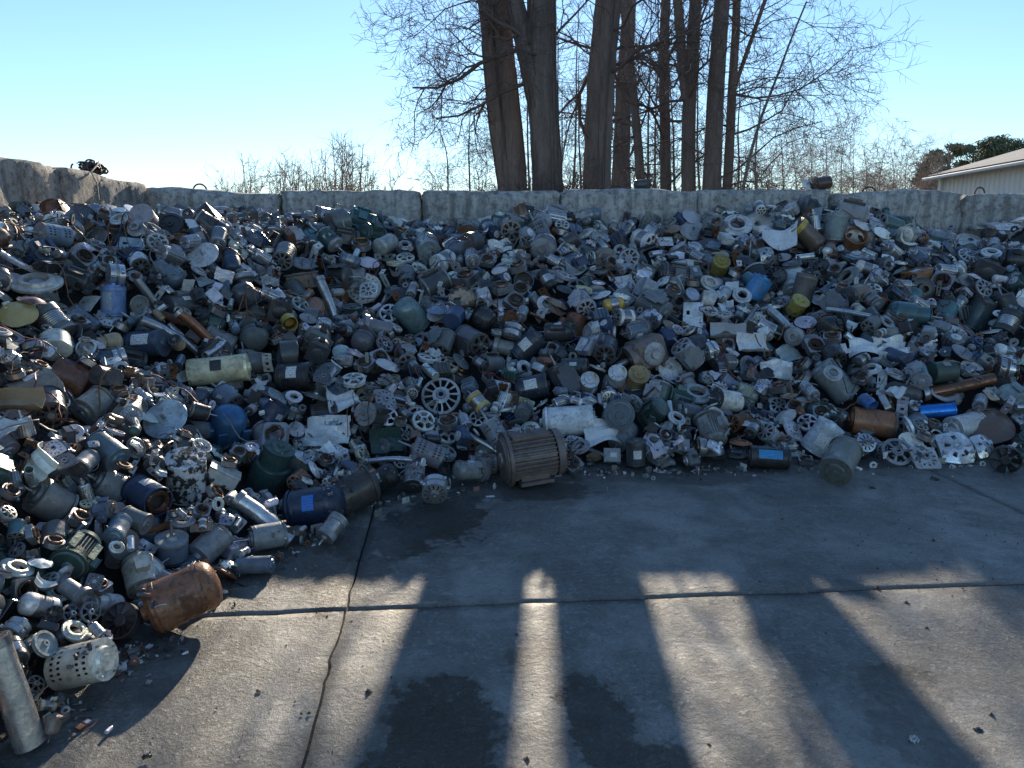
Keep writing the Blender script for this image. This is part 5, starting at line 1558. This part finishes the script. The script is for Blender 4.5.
hero(720, 264, lambda k, r: M_(9 * k, 14 * k, r, 'plain', ('flat', 'plain'), None, None, None, 0), (.24, .19, .05), .3, 82, 60, 'small_motor', 'small motor', 'yellow-faced motor', 'small motor with yellow face, below right of the grey dish')
hero(710, 283, lambda k, r: disc(11 * k, r, 1), (.46, .44, .38), .1, 70, 50, 'flange_ring', 'flange', 'cream flange', 'cream flange ring below the yellow-faced motor')
hero(741, 298, lambda k, r: disc(10 * k, r, 1), (.52, .54, .54), .05, 90, 60, 'flange_ring', 'flange', 'white flange', 'white flange ring above right of the tall white panel')
hero(756, 291, lambda k, r: M_(11 * k, 20 * k, r, 'plain', ('flat', 'plain'), None, None, None, 0), (.04, .17, .36), .05, 60, 20, 'electric_motor', 'motor', 'blue pail motor', 'bright blue short motor beside the white flange')
hero(737, 226, lambda k, r: disc(15 * k, r, 1), (.58, .60, .60), .03, 100, 56, 'flange_ring', 'flange', 'white shroud ring', 'white shroud ring with dark centre under the wall, right of the grey dish')
hero(765, 218, lambda k, r: cover(20 * k, r, 3), (.58, .60, .62), .02, 80, 45, 'bent_cover', 'cover', 'white heap-top crumple', 'large white crumpled sheet on the heap top, right of the white shroud ring')
hero(778, 243, lambda k, r: cover(18 * k, r, 0), (.52, .55, .58), .03, 110, 50, 'bent_cover', 'cover', 'white draped sheet', 'white draped sheet below the white heap-top crumple')
hero(806, 236, lambda k, r: M_(10 * k, 30 * k, r, 'plain', ('flat', 'flat'), None, None, None, 0, cap=True), (.10, .065, .05), .3, -40, -8, 'electric_motor', 'motor', 'yellow-ended motor', 'brown motor with a bright yellow end, high on the right', capc=(.5, .37, .05))
hero(858, 228, lambda k, r: housing(10.5 * k, 18 * k, r, True), (.28, .13, .06), .5, 95, 60, 'open_housing', 'housing', 'orange rusty cup', 'orange rusty open cup high on the right of the heap')
hero(836, 226, lambda k, r: M_(11 * k, 24 * k, r, 'plain', ('flat', 'plain'), None, None, None, 0), (.16, .20, .21), .1, 88, 15, 'electric_motor', 'motor', 'pale upright can', 'pale grey-green upright can left of the orange rusty cup')
hero(971, 241, lambda k, r: disc(14 * k, r, 3), (.46, .48, .48), .04, 92, 44, 'perforated_wheel', 'wheel', 'upper perforated wheel', 'pale perforated wheel high on the right')
hero(969, 256, lambda k, r: end_bell(11 * k, r, 3), (.44, .46, .48), .04, 85, 50, 'end_bell', 'end bell', 'bell below the right wheel', 'pale ribbed end bell just below the upper perforated wheel')
hero(917, 276, lambda k, r: control_box(19 * k, r), (.24, .11, .05), .55, 200, 20, 'control_box', 'box', 'orange rusty box', 'orange rusty box on the right upper slope')
hero(803, 291, lambda k, r: M_(11 * k, 30 * k, r, 'plain', ('flat', 'plain'), None, None, None, 0), (.11, .095, .09), .2, 78, 15, 'electric_motor', 'motor', 'brown standing can', 'dull brown standing can, right of the blue pail motor')
hero(797, 306, lambda k, r: M_(9 * k, 14 * k, r, 'plain', ('ring', 'plain'), None, None, None, 0), (.27, .22, .05), .3, 70, 50, 'small_motor', 'small motor', 'yellow ring motor', 'small motor with yellow ring face, below the brown standing can')
hero(985, 305, lambda k, r: M_(12 * k, 30 * k, r, 'plain', ('flat', 'plain'), None, None, None, 0), (.03, .055, .062), .1, 66, 12, 'electric_motor', 'motor', 'dark teal can', 'dark teal upright can near the right edge')
# right, foot
hero(873, 422, lambda k, r: M_(14.5 * k, 38 * k, r, 'plain', ('ring', 'flat'), None, None, None, 0), (.24, .10, .045), .5, -8, 14, 'electric_motor', 'motor', 'orange-brown motor', 'orange-brown rusty motor lying on its side, lower right', bell=(.16, .15, .14))
hero(957, 387, lambda k, r: pipe(72 * k, 6.5 * k, r, 0.0, False), (.15, .072, .042), .6, 12, 3, 'pipe', 'pipe', 'rusty rod', 'long rusty rod on the right slope')
hero(988, 425, lambda k, r: cover(27 * k, r, 2), (.115, .075, .060), .3, 100, 45, 'domed_cover', 'cover', 'brown domed cover', 'brown domed cover near the right edge, below the rusty rod')
hero(937, 409, lambda k, r: capacitor(7.5 * k, r), (.02, .17, .55), .02, 5, 5, 'blue_canister', 'can', 'blue canister', 'small bright blue canister below the rusty rod')
hero(955, 448, lambda k, r: casting(17 * k, r), (.58, .60, .62), .02, 90, 58, 'gear_casting', 'casting', 'bright gear casting', 'bright aluminium gear casting at the foot, lower right')
hero(983, 446, lambda k, r: casting(13 * k, r), (.56, .58, .60), .02, 60, 55, 'gear_casting', 'casting', 'second bright casting', 'smaller aluminium casting right of the bright gear casting')
hero(1005, 460, lambda k, r: fan(14 * k, r), 'black', .05, 210, 58, 'fan_wheel', 'fan', 'black fan wheel', 'black fan wheel at the heap foot by the right edge')
hero(840, 461, lambda k, r: M_(15 * k, 34 * k, r, 'plain', ('flat', 'plain'), None, None, None, 0), (.13, .14, .13), .12, 222, 40, 'electric_motor', 'motor', 'grey foot can', 'grey can-shaped motor with round end at the foot, below the orange-brown motor')
hero(925, 458, lambda k, r: end_bell(13 * k, r, 4), 'light grey', .05, 88, 50, 'end_bell', 'end bell', 'foot end bell', 'grey square-eared end bell on the ground, left of the bright gear casting')
hero(897, 452, lambda k, r: end_bell(15 * k, r, 0), 'grey', .1, 100, 60, 'end_bell', 'end bell', 'wide grey end bell', 'wide grey end bell leaning at the foot, right of the grey foot can')
hero(822, 437, lambda k, r: M_(14 * k, 28 * k, r, 'plain', ('ring', 'plain'), None, None, .6, 0), (.34, .37, .39), .05, 60, 20, 'electric_motor', 'motor', 'bright striped motor', 'bright grey motor with pale label, above the grey foot can', z='cam')
hero(768, 457, lambda k, r: M_(11 * k, 36 * k, r, 'plain', ('ring', 'plain'), None, None, .8, 0), 'black', .05, -4, 4, 'electric_motor', 'motor', 'cyan-labelled motor', 'black motor with cyan label at the heap foot, right of centre', z='cam', tagc=(.05, .36, .70))
hero(882, 382, lambda k, r: plate(9 * k, 32 * k, r), (.52, .58, .64), .02, 120, 50, 'white_bar', 'plate', 'white bar', 'narrow white bar leaning, left of the rusty rod')
hero(891, 347, lambda k, r: cover(20 * k, r, 3), (.50, .55, .62), .02, 85, 50, 'plastic_wrap', 'plastic', 'pale plastic wrap', 'crumpled pale plastic sheet on the right slope')
hero(863, 348, lambda k, r: cover(15 * k, r, 0), (.50, .55, .58), .02, 100, 50, 'bent_cover', 'cover', 'white corner sheet', 'white bent sheet just left of the pale plastic wrap')
hero(835, 382, lambda k, r: M_(14 * k, 38 * k, r, 'plain', ('flat', 'plain'), None, None, None, 0), (.17, .19, .19), .08, -50, 10, 'electric_motor', 'motor', 'sloping grey can', 'grey long can sloping down right, above the orange-brown motor')
hero(798, 344, lambda k, r: cover(16 * k, r, 0), (.44, .50, .56), .02, 70, 45, 'bent_cover', 'cover', 'bluish white flap', 'bluish white bent flap right of the white square lid')
hero(778, 405, lambda k, r: end_bell(9 * k, r, 1), 'light grey', .05, 90, 64, 'end_bell', 'end bell', 'little round bell', 'little pale end bell above the cyan-labelled motor')
hero(827, 395, lambda k, r: disc(9.5 * k, r, 1), 'light grey', .05, 92, 60, 'flange_ring', 'flange', 'small ring flange', 'small pale ring flange, left of the sloping grey can')

# a first layer up to just below the surface, then the recognisable pieces, then the rest around them
fr = random.Random(5)
prep = []
TM = TGT - .13
for h in sorted(HERO, key=lambda q: q['py']):
    p = hit_heap(h['px'], h['py'])
    k = float((p - CAMP) @ FWD) / F_PX
    parts = h['fn'](k, random.Random(int(h['px'] * 3 + h['py'])))
    pts = sample_points(parts, 500, 2)
    R = cam_rot(h['theta'], h['phi'], h['z'])
    Q0 = pts @ np.array(R).T
    prep.append((h, p, parts, R, Q0))
    hw = np.maximum(np.abs(Q0[:, 0]).max(), .04) + .03; hd = np.maximum(np.abs(Q0[:, 1]).max(), .04) + .03
    el = ((XX - p[0]) / hw) ** 2 + ((YY - p[1]) / hd) ** 2 < 1
    TM[el] = np.minimum(TM[el], (TGT - .06 + Q0[:, 2].min())[el])     # leave room for it
n1 = fill(4200, 0.0, fr, False, tmap=TM)
hero_recs = []
for (h, p, parts, R, Q0) in prep:
    x, y = p[0], p[1]
    z = None
    for it in range(7):
        Q = Q0 + np.array([x, y, 0])
        z2 = rest_z(Q, .80)
        if z2 is None:
            x = max(x, WALL_X + .02 - Q0[:, 0].min()); y = min(y, wall_y(x) - .02 - Q0[:, 1].max()); 
            z2 = rest_z(Q0 + np.array([x, y, 0]), .80)
            if z2 is None: z2 = tgt_at(x, y)
            z = z2; break
        z = z2
        u, v, d = project(np.array([[x, y, z]]))
        x += (h['px'] - u[0]) / F_PX * d[0]
        # moving back raises it in the picture
        dy = (v[0] - h['py']) / F_PX * d[0]
        y += float(np.clip(dy * 1.3, -.12, .12))
    Q = Q0 + np.array([x, y, z])
    settle(Q); mask_add(Q)
    u, v, d = project(np.array([[x, y, z]]))
    rec = dict(L=None, M=Matrix.Translation((x, y, z)) @ R.to_4x4(), sc=1.0, P=Q, hero=h, parts=parts, uv=(u[0], v[0]))
    ALL.append(rec); hero_recs.append(rec)
n2 = fill(6500, .02, fr, True)
GAPW = [l['w'] * (2.5 if l['cat'] in ('small motor', 'bracket', 'end bell', 'rotor', 'capacitor', 'flange', 'cover', 'stator') else .25) for l in LIB]
n3 = fill(5000, .02, fr, True, (.72, 1.05), gap=.06, hitmax=.28, weights=GAPW)
NEARM = np.where((YY < 4.6) & (XX < -1.0), TGT, -9)
n4 = fill(2600, .05, fr, True, (.75, 1.1), tmap=NEARM, gap=.05, hitmax=.16)
n4 += fill(2200, .05, fr, True, (.6, .9), tmap=NEARM, gap=.04, hitmax=.2, weights=GAPW)

# ------------------------------------------------------------------ which pieces show in the photograph
ZB = np.full((384, 512), 1e9); ID = np.full((384, 512), -1, dtype=int)
for n, r in enumerate(ALL):
    x, y, d = project(r['P'])
    xi = (x / 2).astype(int); yi = (y / 2).astype(int)
    r['uv'] = (float(x.mean()), float(y.mean())); r['dep'] = float(d.mean())
    for ox in (0, 1):
        for oy in (0, 1):
            a, b = xi + ox, yi + oy
            ok = (a >= 0) & (a < 512) & (b >= 0) & (b < 384)
            a, b, e = a[ok], b[ok], d[ok]
            old = ZB[b, a].copy()
            np.minimum.at(ZB, (b, a), e)
            ch = ZB[b, a] < old
            ID[b[ch], a[ch]] = n
vis = np.bincount(ID[ID >= 0].ravel(), minlength=len(ALL))
for n, r in enumerate(ALL): r['vis'] = int(vis[n])

percat = {}
single, rest = [], []
for r in sorted(ALL, key=lambda q: (q['hero'] is None, -q['vis'])):
    cat = r['hero']['cat'] if r['hero'] else r['L']['cat']
    if r['hero'] is None and (r['vis'] < 10 or percat.get(cat, 0) >= 298): rest.append(r); continue
    percat[cat] = percat.get(cat, 0) + 1
    single.append(r)
print('HEAP first layer', n1, 'second', n2, n3, 'single', len(single), 'rest', len(rest), percat)

# ------------------------------------------------------------------ build the single pieces and say which is which
GROUPS = {'motor': 'scrap electric motors on the heap', 'small motor': 'little scrap motors on the heap'}
used = set(r['hero']['label'] for r in ALL if r['hero'])
marks = [(r['hero']['short'], r['hero']['px'], r['hero']['py']) for r in hero_recs]
def words(s): return len(s.split())
def where(u, v, k):
    m = sorted(marks, key=lambda q: (q[1] - u) ** 2 + (q[2] - v) ** 2)[k]
    dx, dy = u - m[1], v - m[2]
    d = math.hypot(dx, dy)
    ang = math.degrees(math.atan2(-dy, dx)) % 360
    w = ['right of', 'above right of', 'above', 'above left of', 'left of', 'below left of', 'below', 'below right of'][int((ang + 22.5) // 45) % 8]
    pre = 'just ' if d < 38 else ('' if d < 85 else 'well ')
    return pre + w + ' the ' + m[0]
def between(u, v, a, b):
    m = sorted(marks, key=lambda q: (q[1] - u) ** 2 + (q[2] - v) ** 2)
    return 'between the ' + m[a][0] + ' and the ' + m[b][0]
shared = 0
for r in single:
    h = r['hero']
    if h:
        o = instantiate(h['name'], r['parts'], r['M'], h['colour'], h['rust'], min(r['dep'], 6.0), rg=fr, **h['kw'])
        tag(o, h['label'], h['cat'], GROUPS.get(h['cat']))
        continue
    L = r['L']
    cn = fr.choice(L['cols']) if L['cols'] else (r.get('col') or fr.choices(PAL_N, PAL_W)[0])
    c, ru, _ = PAL[cn]
    body = jit(c, fr)
    bell = fr.choice([None, None, (.30, .31, .32), (.42, .43, .45), (.10, .10, .105)])
    o = instantiate(L['name'], L['parts'], r['M'], body, min(.9, ru * fr.uniform(.4, 1.7)), r['dep'], bell=bell, tagc=fr.choice([(.8, .8, .78), (.72, .74, .76), (.6, .6, .57)]), rg=fr, scale=r['sc'])
    u, v = r['uv']
    noun = (cn + ' ' if L['name'] not in ('rotor', 'stator', 'alternator') else '') + L['phrase']
    lab = None
    size = '' if .9 < r['sc'] < 1.12 else ('small ' if r['sc'] <= .9 else 'large ')
    for cand in [noun + ', ' + where(u, v, 0), size + noun + ', ' + where(u, v, 0), size + noun + ', ' + where(u, v, 1), size + noun + ', ' + where(u, v, 2), size + noun + ' ' + between(u, v, 0, 1), size + noun + ' ' + between(u, v, 0, 2), size + noun + ' ' + between(u, v, 1, 2), size + noun + ', ' + where(u, v, 3), size + noun + ', ' + where(u, v, 4)]:
        if cand not in used and words(cand) <= 16: lab = cand; break
    if lab is None: lab = noun + ' on the scrap heap'; shared += 1
    used.add(lab)
    tag(o, lab, L['cat'], 'scrap %s pieces on the heap' % L['cat'] if L['cat'] not in GROUPS else GROUPS[L['cat']])
print('HEAP shared labels', shared)

# ------------------------------------------------------------------ what nobody could count: buried pieces, small scrap, loose wire, the dark core
SV, SF, SC, so = [], [], [], 0
def stuff_add(V, Fl, col):
    global so
    SV.append(np.asarray(V, dtype=np.float32)); 
    for f in Fl: SF.append([i + so for i in f]); 
    SC.append(np.tile(np.array([*col, 0.25], dtype=np.float32), (len(V), 1)))
    so += len(V)
MAIN = {'shell', 'end_bell', 'plate', 'lamination_stack', 'sheet', 'case', 'flange', 'wheel', 'rim', 'stator', 'tube', 'can', 'hub', 'volute', 'back_plate', 'base'}
HULL = {'shell', 'lamination_stack', 'sheet', 'case', 'flange', 'wheel', 'tube', 'can', 'hub', 'plate', 'stator'}
kept = 0
for r in rest:
    L = r['L']
    i, j = cells(r['P'])
    if (r['P'][:, 2] > H[i, j] - .03).mean() < (.34 if r['vis'] == 0 else .08): continue
    if r['vis'] == 0 and (r['M'].translation.x > 6.4 or r['M'].translation.y < -.4): continue
    kept += 1
    cn = fr.choice(L['cols']) if L['cols'] else fr.choices(PAL_N, PAL_W)[0]
    col = jit(PAL[cn][0], fr)
    A = np.array(r['M'].to_3x3()) * r['sc']; T = np.array(r['M'].translation)
    for p in L['parts']:
        if p['name'] in MAIN and (r['vis'] or p['name'] in HULL): stuff_add(p['mb'].arr() @ A.T + T, p['mb'].f, col)
print('HEAP stuff pieces', kept, 'faces', len(SF))

def bit(rg):
    t = rg.random(); s = rg.uniform(.012, .045)
    if t < .3: return box((0, 0, 0), (s * rg.uniform(.6, 2.2), s, s * rg.uniform(.2, .7)))
    if t < .5: return lathe([(-s * .2, s * .5), (-s * .2, s), (s * .2, s), (s * .2, s * .5), (-s * .2, s * .5)], 9)
    if t < .7: return tube([(-s * 1.6, 0, 0), (0, s * rg.uniform(-.4, .4), 0), (s * 1.6, s * rg.uniform(-1, 1), 0)], s * .16, 5)
    if t < .85: return lathe([(-s, 0), (-s, s * .45), (s * .4, s * .45), (s * .5, s * .3), (s, s * .2), (s, 0)], 8)
    return maskgrid(2, 2, lambda u, v, l: (rg.uniform(-.2, .2) * s + (.002 if l else 0), (u - 1) * s * 1.2, (v - 1) * s), lambda u, v: True, wrap=False)
BITC = ['silver', 'light grey', 'grey', 'dark grey', 'charcoal', 'rust-brown', 'off-white', 'dull brown', 'grey', 'charcoal', 'dark grey']
nb = 0
for t in range(15000):
    if t % 7 == 0:
        k_ = fr.uniform(2.0, 10.0); a_ = FOOT[int(k_)]; b_ = FOOT[int(k_) + 1]; w_ = k_ - int(k_)
        x = a_[0] + (b_[0] - a_[0]) * w_ + fr.gauss(0, .1); y = a_[1] + (b_[1] - a_[1]) * w_ + fr.gauss(0, .1)
    else: x = fr.uniform(WALL_X + .1, 7.0); y = fr.uniform(.4, 9.7)
    i = int((x - GX0) / RES); j = int((y - GY0) / RES)
    fd = FD[i, j]
    if TGT[i, j] < -1 or fd < -.5: continue
    if fd < 0 and fr.random() > .8 * math.exp(fd / .10): continue
    if fd > .1 and H[i, j] > TGT[i, j] + .02: continue
    if y > 5.9 and fr.random() < .8: continue
    m = bit(fr)
    R = np.array(Quaternion((fr.gauss(0, 1), fr.gauss(0, 1), fr.gauss(0, 1), fr.gauss(0, 1))).normalized().to_matrix())
    if fd < .05: R = np.array(Matrix.Rotation(fr.uniform(0, 6.28), 3, 'Z'))
    V = m.arr() @ R.T
    if fd < .15: V *= fr.choice([.25, .35, .45, .7])
    if fd < .15 and y < 3.6 and mask_hit(V + np.array([x, y, .02])) > 0: continue
    V += np.array([x, y, max(H[i, j], 0) - V[:, 2].min() + .0015])
    if fd > .05: V[:, 2] -= .004
    if fd > .05 and mask_hit(V) > .05: continue
    stuff_add(V, m.f, jit(PAL[fr.choice(BITC)][0], fr)); nb += 1
for t in range(420):      # loose cable loops lying over the pieces
    x = fr.uniform(WALL_X + .3, 5.5); y = fr.uniform(1.2, 9.4)
    i = int((x - GX0) / RES); j = int((y - GY0) / RES)
    if FD[i, j] < .6 or TGT[i, j] < 0: continue
    a = fr.uniform(0, 6.28); pts = []; px, py = x, y
    for k in range(14):
        a += fr.gauss(0, .75)
        px += math.cos(a) * .035; py += math.sin(a) * .035
        ii = int(np.clip((px - GX0) / RES, 2, NX - 3)); jj = int(np.clip((py - GY0) / RES, 2, NY - 3))
        hz = H[ii - 1:ii + 2, jj - 1:jj + 2].max()
        pts.append((px, py, hz + .006))
    pts = np.array(pts)
    for _ in range(2): pts[1:-1, 2] = (pts[:-2, 2] + pts[1:-1, 2] * 2 + pts[2:, 2]) / 4
    m = tube(pts, fr.choice([.003, .004, .005]), 5)
    stuff_add(m.v, m.f, fr.choice([(.02, .02, .02), (.02, .02, .02), (.25, .24, .22), (.2, .03, .02), (.03, .06, .2), (.26, .12, .05)]))
me = bpy.data.meshes.new('loose_scrap')
me.from_pydata(np.concatenate(SV), [], SF)
me.materials.append(MATS['small'])
ca = me.color_attributes.new('piece_colour', 'FLOAT_COLOR', 'POINT')
ca.data.foreach_set('color', np.concatenate(SC).ravel())
me.polygons.foreach_set('use_smooth', [True] * len(me.polygons)); me.set_sharp_from_angle(angle=math.radians(32))
o = obj('loose_scrap', me)
tag(o, 'small scrap, loose wire and half-buried motors filling the heap', 'scrap', kind='stuff')
# dark core under everything
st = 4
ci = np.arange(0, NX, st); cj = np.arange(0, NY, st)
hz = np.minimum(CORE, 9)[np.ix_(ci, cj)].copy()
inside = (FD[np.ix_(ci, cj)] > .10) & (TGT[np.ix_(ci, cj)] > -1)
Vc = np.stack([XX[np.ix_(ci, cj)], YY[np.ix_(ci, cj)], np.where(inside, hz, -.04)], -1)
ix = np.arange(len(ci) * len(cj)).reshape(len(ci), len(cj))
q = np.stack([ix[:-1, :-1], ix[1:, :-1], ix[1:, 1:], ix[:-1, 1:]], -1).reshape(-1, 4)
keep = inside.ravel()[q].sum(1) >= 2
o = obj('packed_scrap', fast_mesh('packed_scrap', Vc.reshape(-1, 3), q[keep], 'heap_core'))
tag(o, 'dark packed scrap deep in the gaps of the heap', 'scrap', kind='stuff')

# ------------------------------------------------------------------ pieces left on top of the walls, litter on the yard
def on_top(px, depth, z, parts, colour, rust, axis, roll, name, cat, label, **kw):
    p = at_depth(px, 188, depth)
    R = axis_rot(axis, roll)
    lo = min((R @ v.co).z for q in parts for v in q['mesh'].vertices)
    o = instantiate(name, parts, Matrix.Translation((p[0], p[1], z - lo)) @ R.to_4x4(), colour, rust, 5.0, rg=fr, **kw)
    return tag(o, label, cat)
WT = 4 * BH + .012
tr_ = random.Random(9)
on_top(641, 10.15, WT, motor(.065, .12, tr_, 'plain', 'dome', None, None, None, 0), PAL['charcoal'][0], .1, (1, .2, .1), 0, 'electric_motor', 'motor', 'small dark motor lying on top of the wall below the trunks', )
on_top(806, 10.2, WT, disc(.085, tr_, 0), PAL['off-white'][0], .05, (.5, -.7, .4), 0, 'round_disc', 'disc', 'white round disc on top of the wall, right of the trees')
on_top(822, 10.25, WT, motor(.085, .18, tr_, 'plain', 'flat', None, None, None, 0), (.10, .055, .045), .5, (1, .1, .12), 0, 'electric_motor', 'motor', 'brown can-shaped motor on top of the wall beside the white disc')
on_top(812, 10.4, WT, casting(.09, tr_), (.2, .16, .13), .4, (.1, -.5, .8), 0, 'gear_casting', 'casting', 'brown lumpy casting on top of the wall behind the white disc')
# bundle of wire and rags on the left wall
bx = at_depth(80, 168, 8.1)
rt = bpy.data.objects.new('wire_bundle', None); COL.objects.link(rt)
rt.location = (WALL_X - .20, 8.75, WT + .05)
tag(rt, 'dark tangled bundle of wire lying on top of the left wall', 'bundle')
bg_ = np.random.default_rng(8)
Wb = Wood()
for k in range(110):
    P = []
    c = bg_.normal(size=3) * np.array([.05, .07, .03]); a0 = bg_.uniform(0, 6.28); ax = unit(bg_.normal(size=3)); bx_ = unit(np.cross(ax, bg_.normal(size=3)))
    rr = bg_.uniform(.03, .085)
    for i in range(12):
        q = c + rr * (math.cos(a0 + i * .45) * ax + math.sin(a0 + i * .45) * bx_) * np.array([1.3, 1.5, 1.0])
        q[2] = max(q[2] + .10, .012); P.append(q)
    Wb.add([q * .72 for q in P], np.full(12, .010), 5)
o = obj('wire_coil', Wb.mesh('wire_coil', 'dark'), rt); o.color = (.07, .045, .045, .3)
t_ = tube([(.1, -.05, .15), (.16, -.2, .1), (.2, -.42, .0), (.27, -.45, -.12), (.30, -.5, -.3)], .008, 6)
o = obj('loose_wire', to_mesh('loose_wire', t_, 'dark'), rt); o.color = (.2, .19, .17, .1)

# crumbs, leaves and twigs on the concrete
V, Fc = [], []
lr = np.random.default_rng(21)
for k in range(1500):
    x, y = lr.uniform(-2.2, 4.2), lr.uniform(1.6, 5.4)
    if foot_dist(np.array([x]), np.array([y]))[0] > -.03: continue
    s = lr.uniform(.002, .007) * (1 if lr.random() < .93 else 2.6)
    a = lr.uniform(0, 6.28); e = lr.uniform(.3, 1.0)
    n0 = len(V); hgt = s * lr.uniform(.3, 1.0)
    for i in range(4):
        b = a + i * math.pi / 2
        V.append((x + math.cos(b) * s * (1 if i % 2 else e), y + math.sin(b) * s * (1 if i % 2 else e), .001))
    V.append((x + lr.uniform(-.3, .3) * s, y + lr.uniform(-.3, .3) * s, .004 + hgt))
    Fc += [(n0, n0 + 1, n0 + 4), (n0 + 1, n0 + 2, n0 + 4), (n0 + 2, n0 + 3, n0 + 4), (n0 + 3, n0, n0 + 4)]
o = obj('grit', fast_mesh('grit', np.array(V), np.array(Fc), 'leaf'))
tag(o, 'scattered grit and leaf crumbs on the concrete yard', 'grit', kind='stuff')
def leaf_thing(px, py, s, label, col, seed):
    p = on_ground(px, py); rg = random.Random(seed)
    P = cover(s, rg, 3)
    R = axis_rot((.1, -.2, 1), rg.uniform(0, 6))
    lo = min((R @ v.co).z for q in P for v in q['mesh'].vertices)
    o = instantiate('scrap_flake', P, Matrix.Translation((p[0], p[1], -lo + .004)) @ R.to_4x4(), col, .1, 5, rg=fr)
    tag(o, label, 'flake', 'flakes on the yard')
leaf_thing(914, 743, .022, 'pale crumpled flake on the concrete, lower right', (.5, .5, .48), 3)
leaf_thing(147, 759, .018, 'dark brown leaf on the concrete, bottom left', (.06, .045, .035), 4)
leaf_thing(978, 733, .016, 'dark flake on the concrete, right of the pale crumpled flake', (.03, .03, .03), 5)
leaf_thing(935, 481, .03, 'black flake on the concrete in front of the bright gear casting', (.02, .02, .02), 6)
leaf_thing(872, 489, .025, 'thin dark flake on the concrete in front of the grey foot can', (.03, .03, .03), 7)
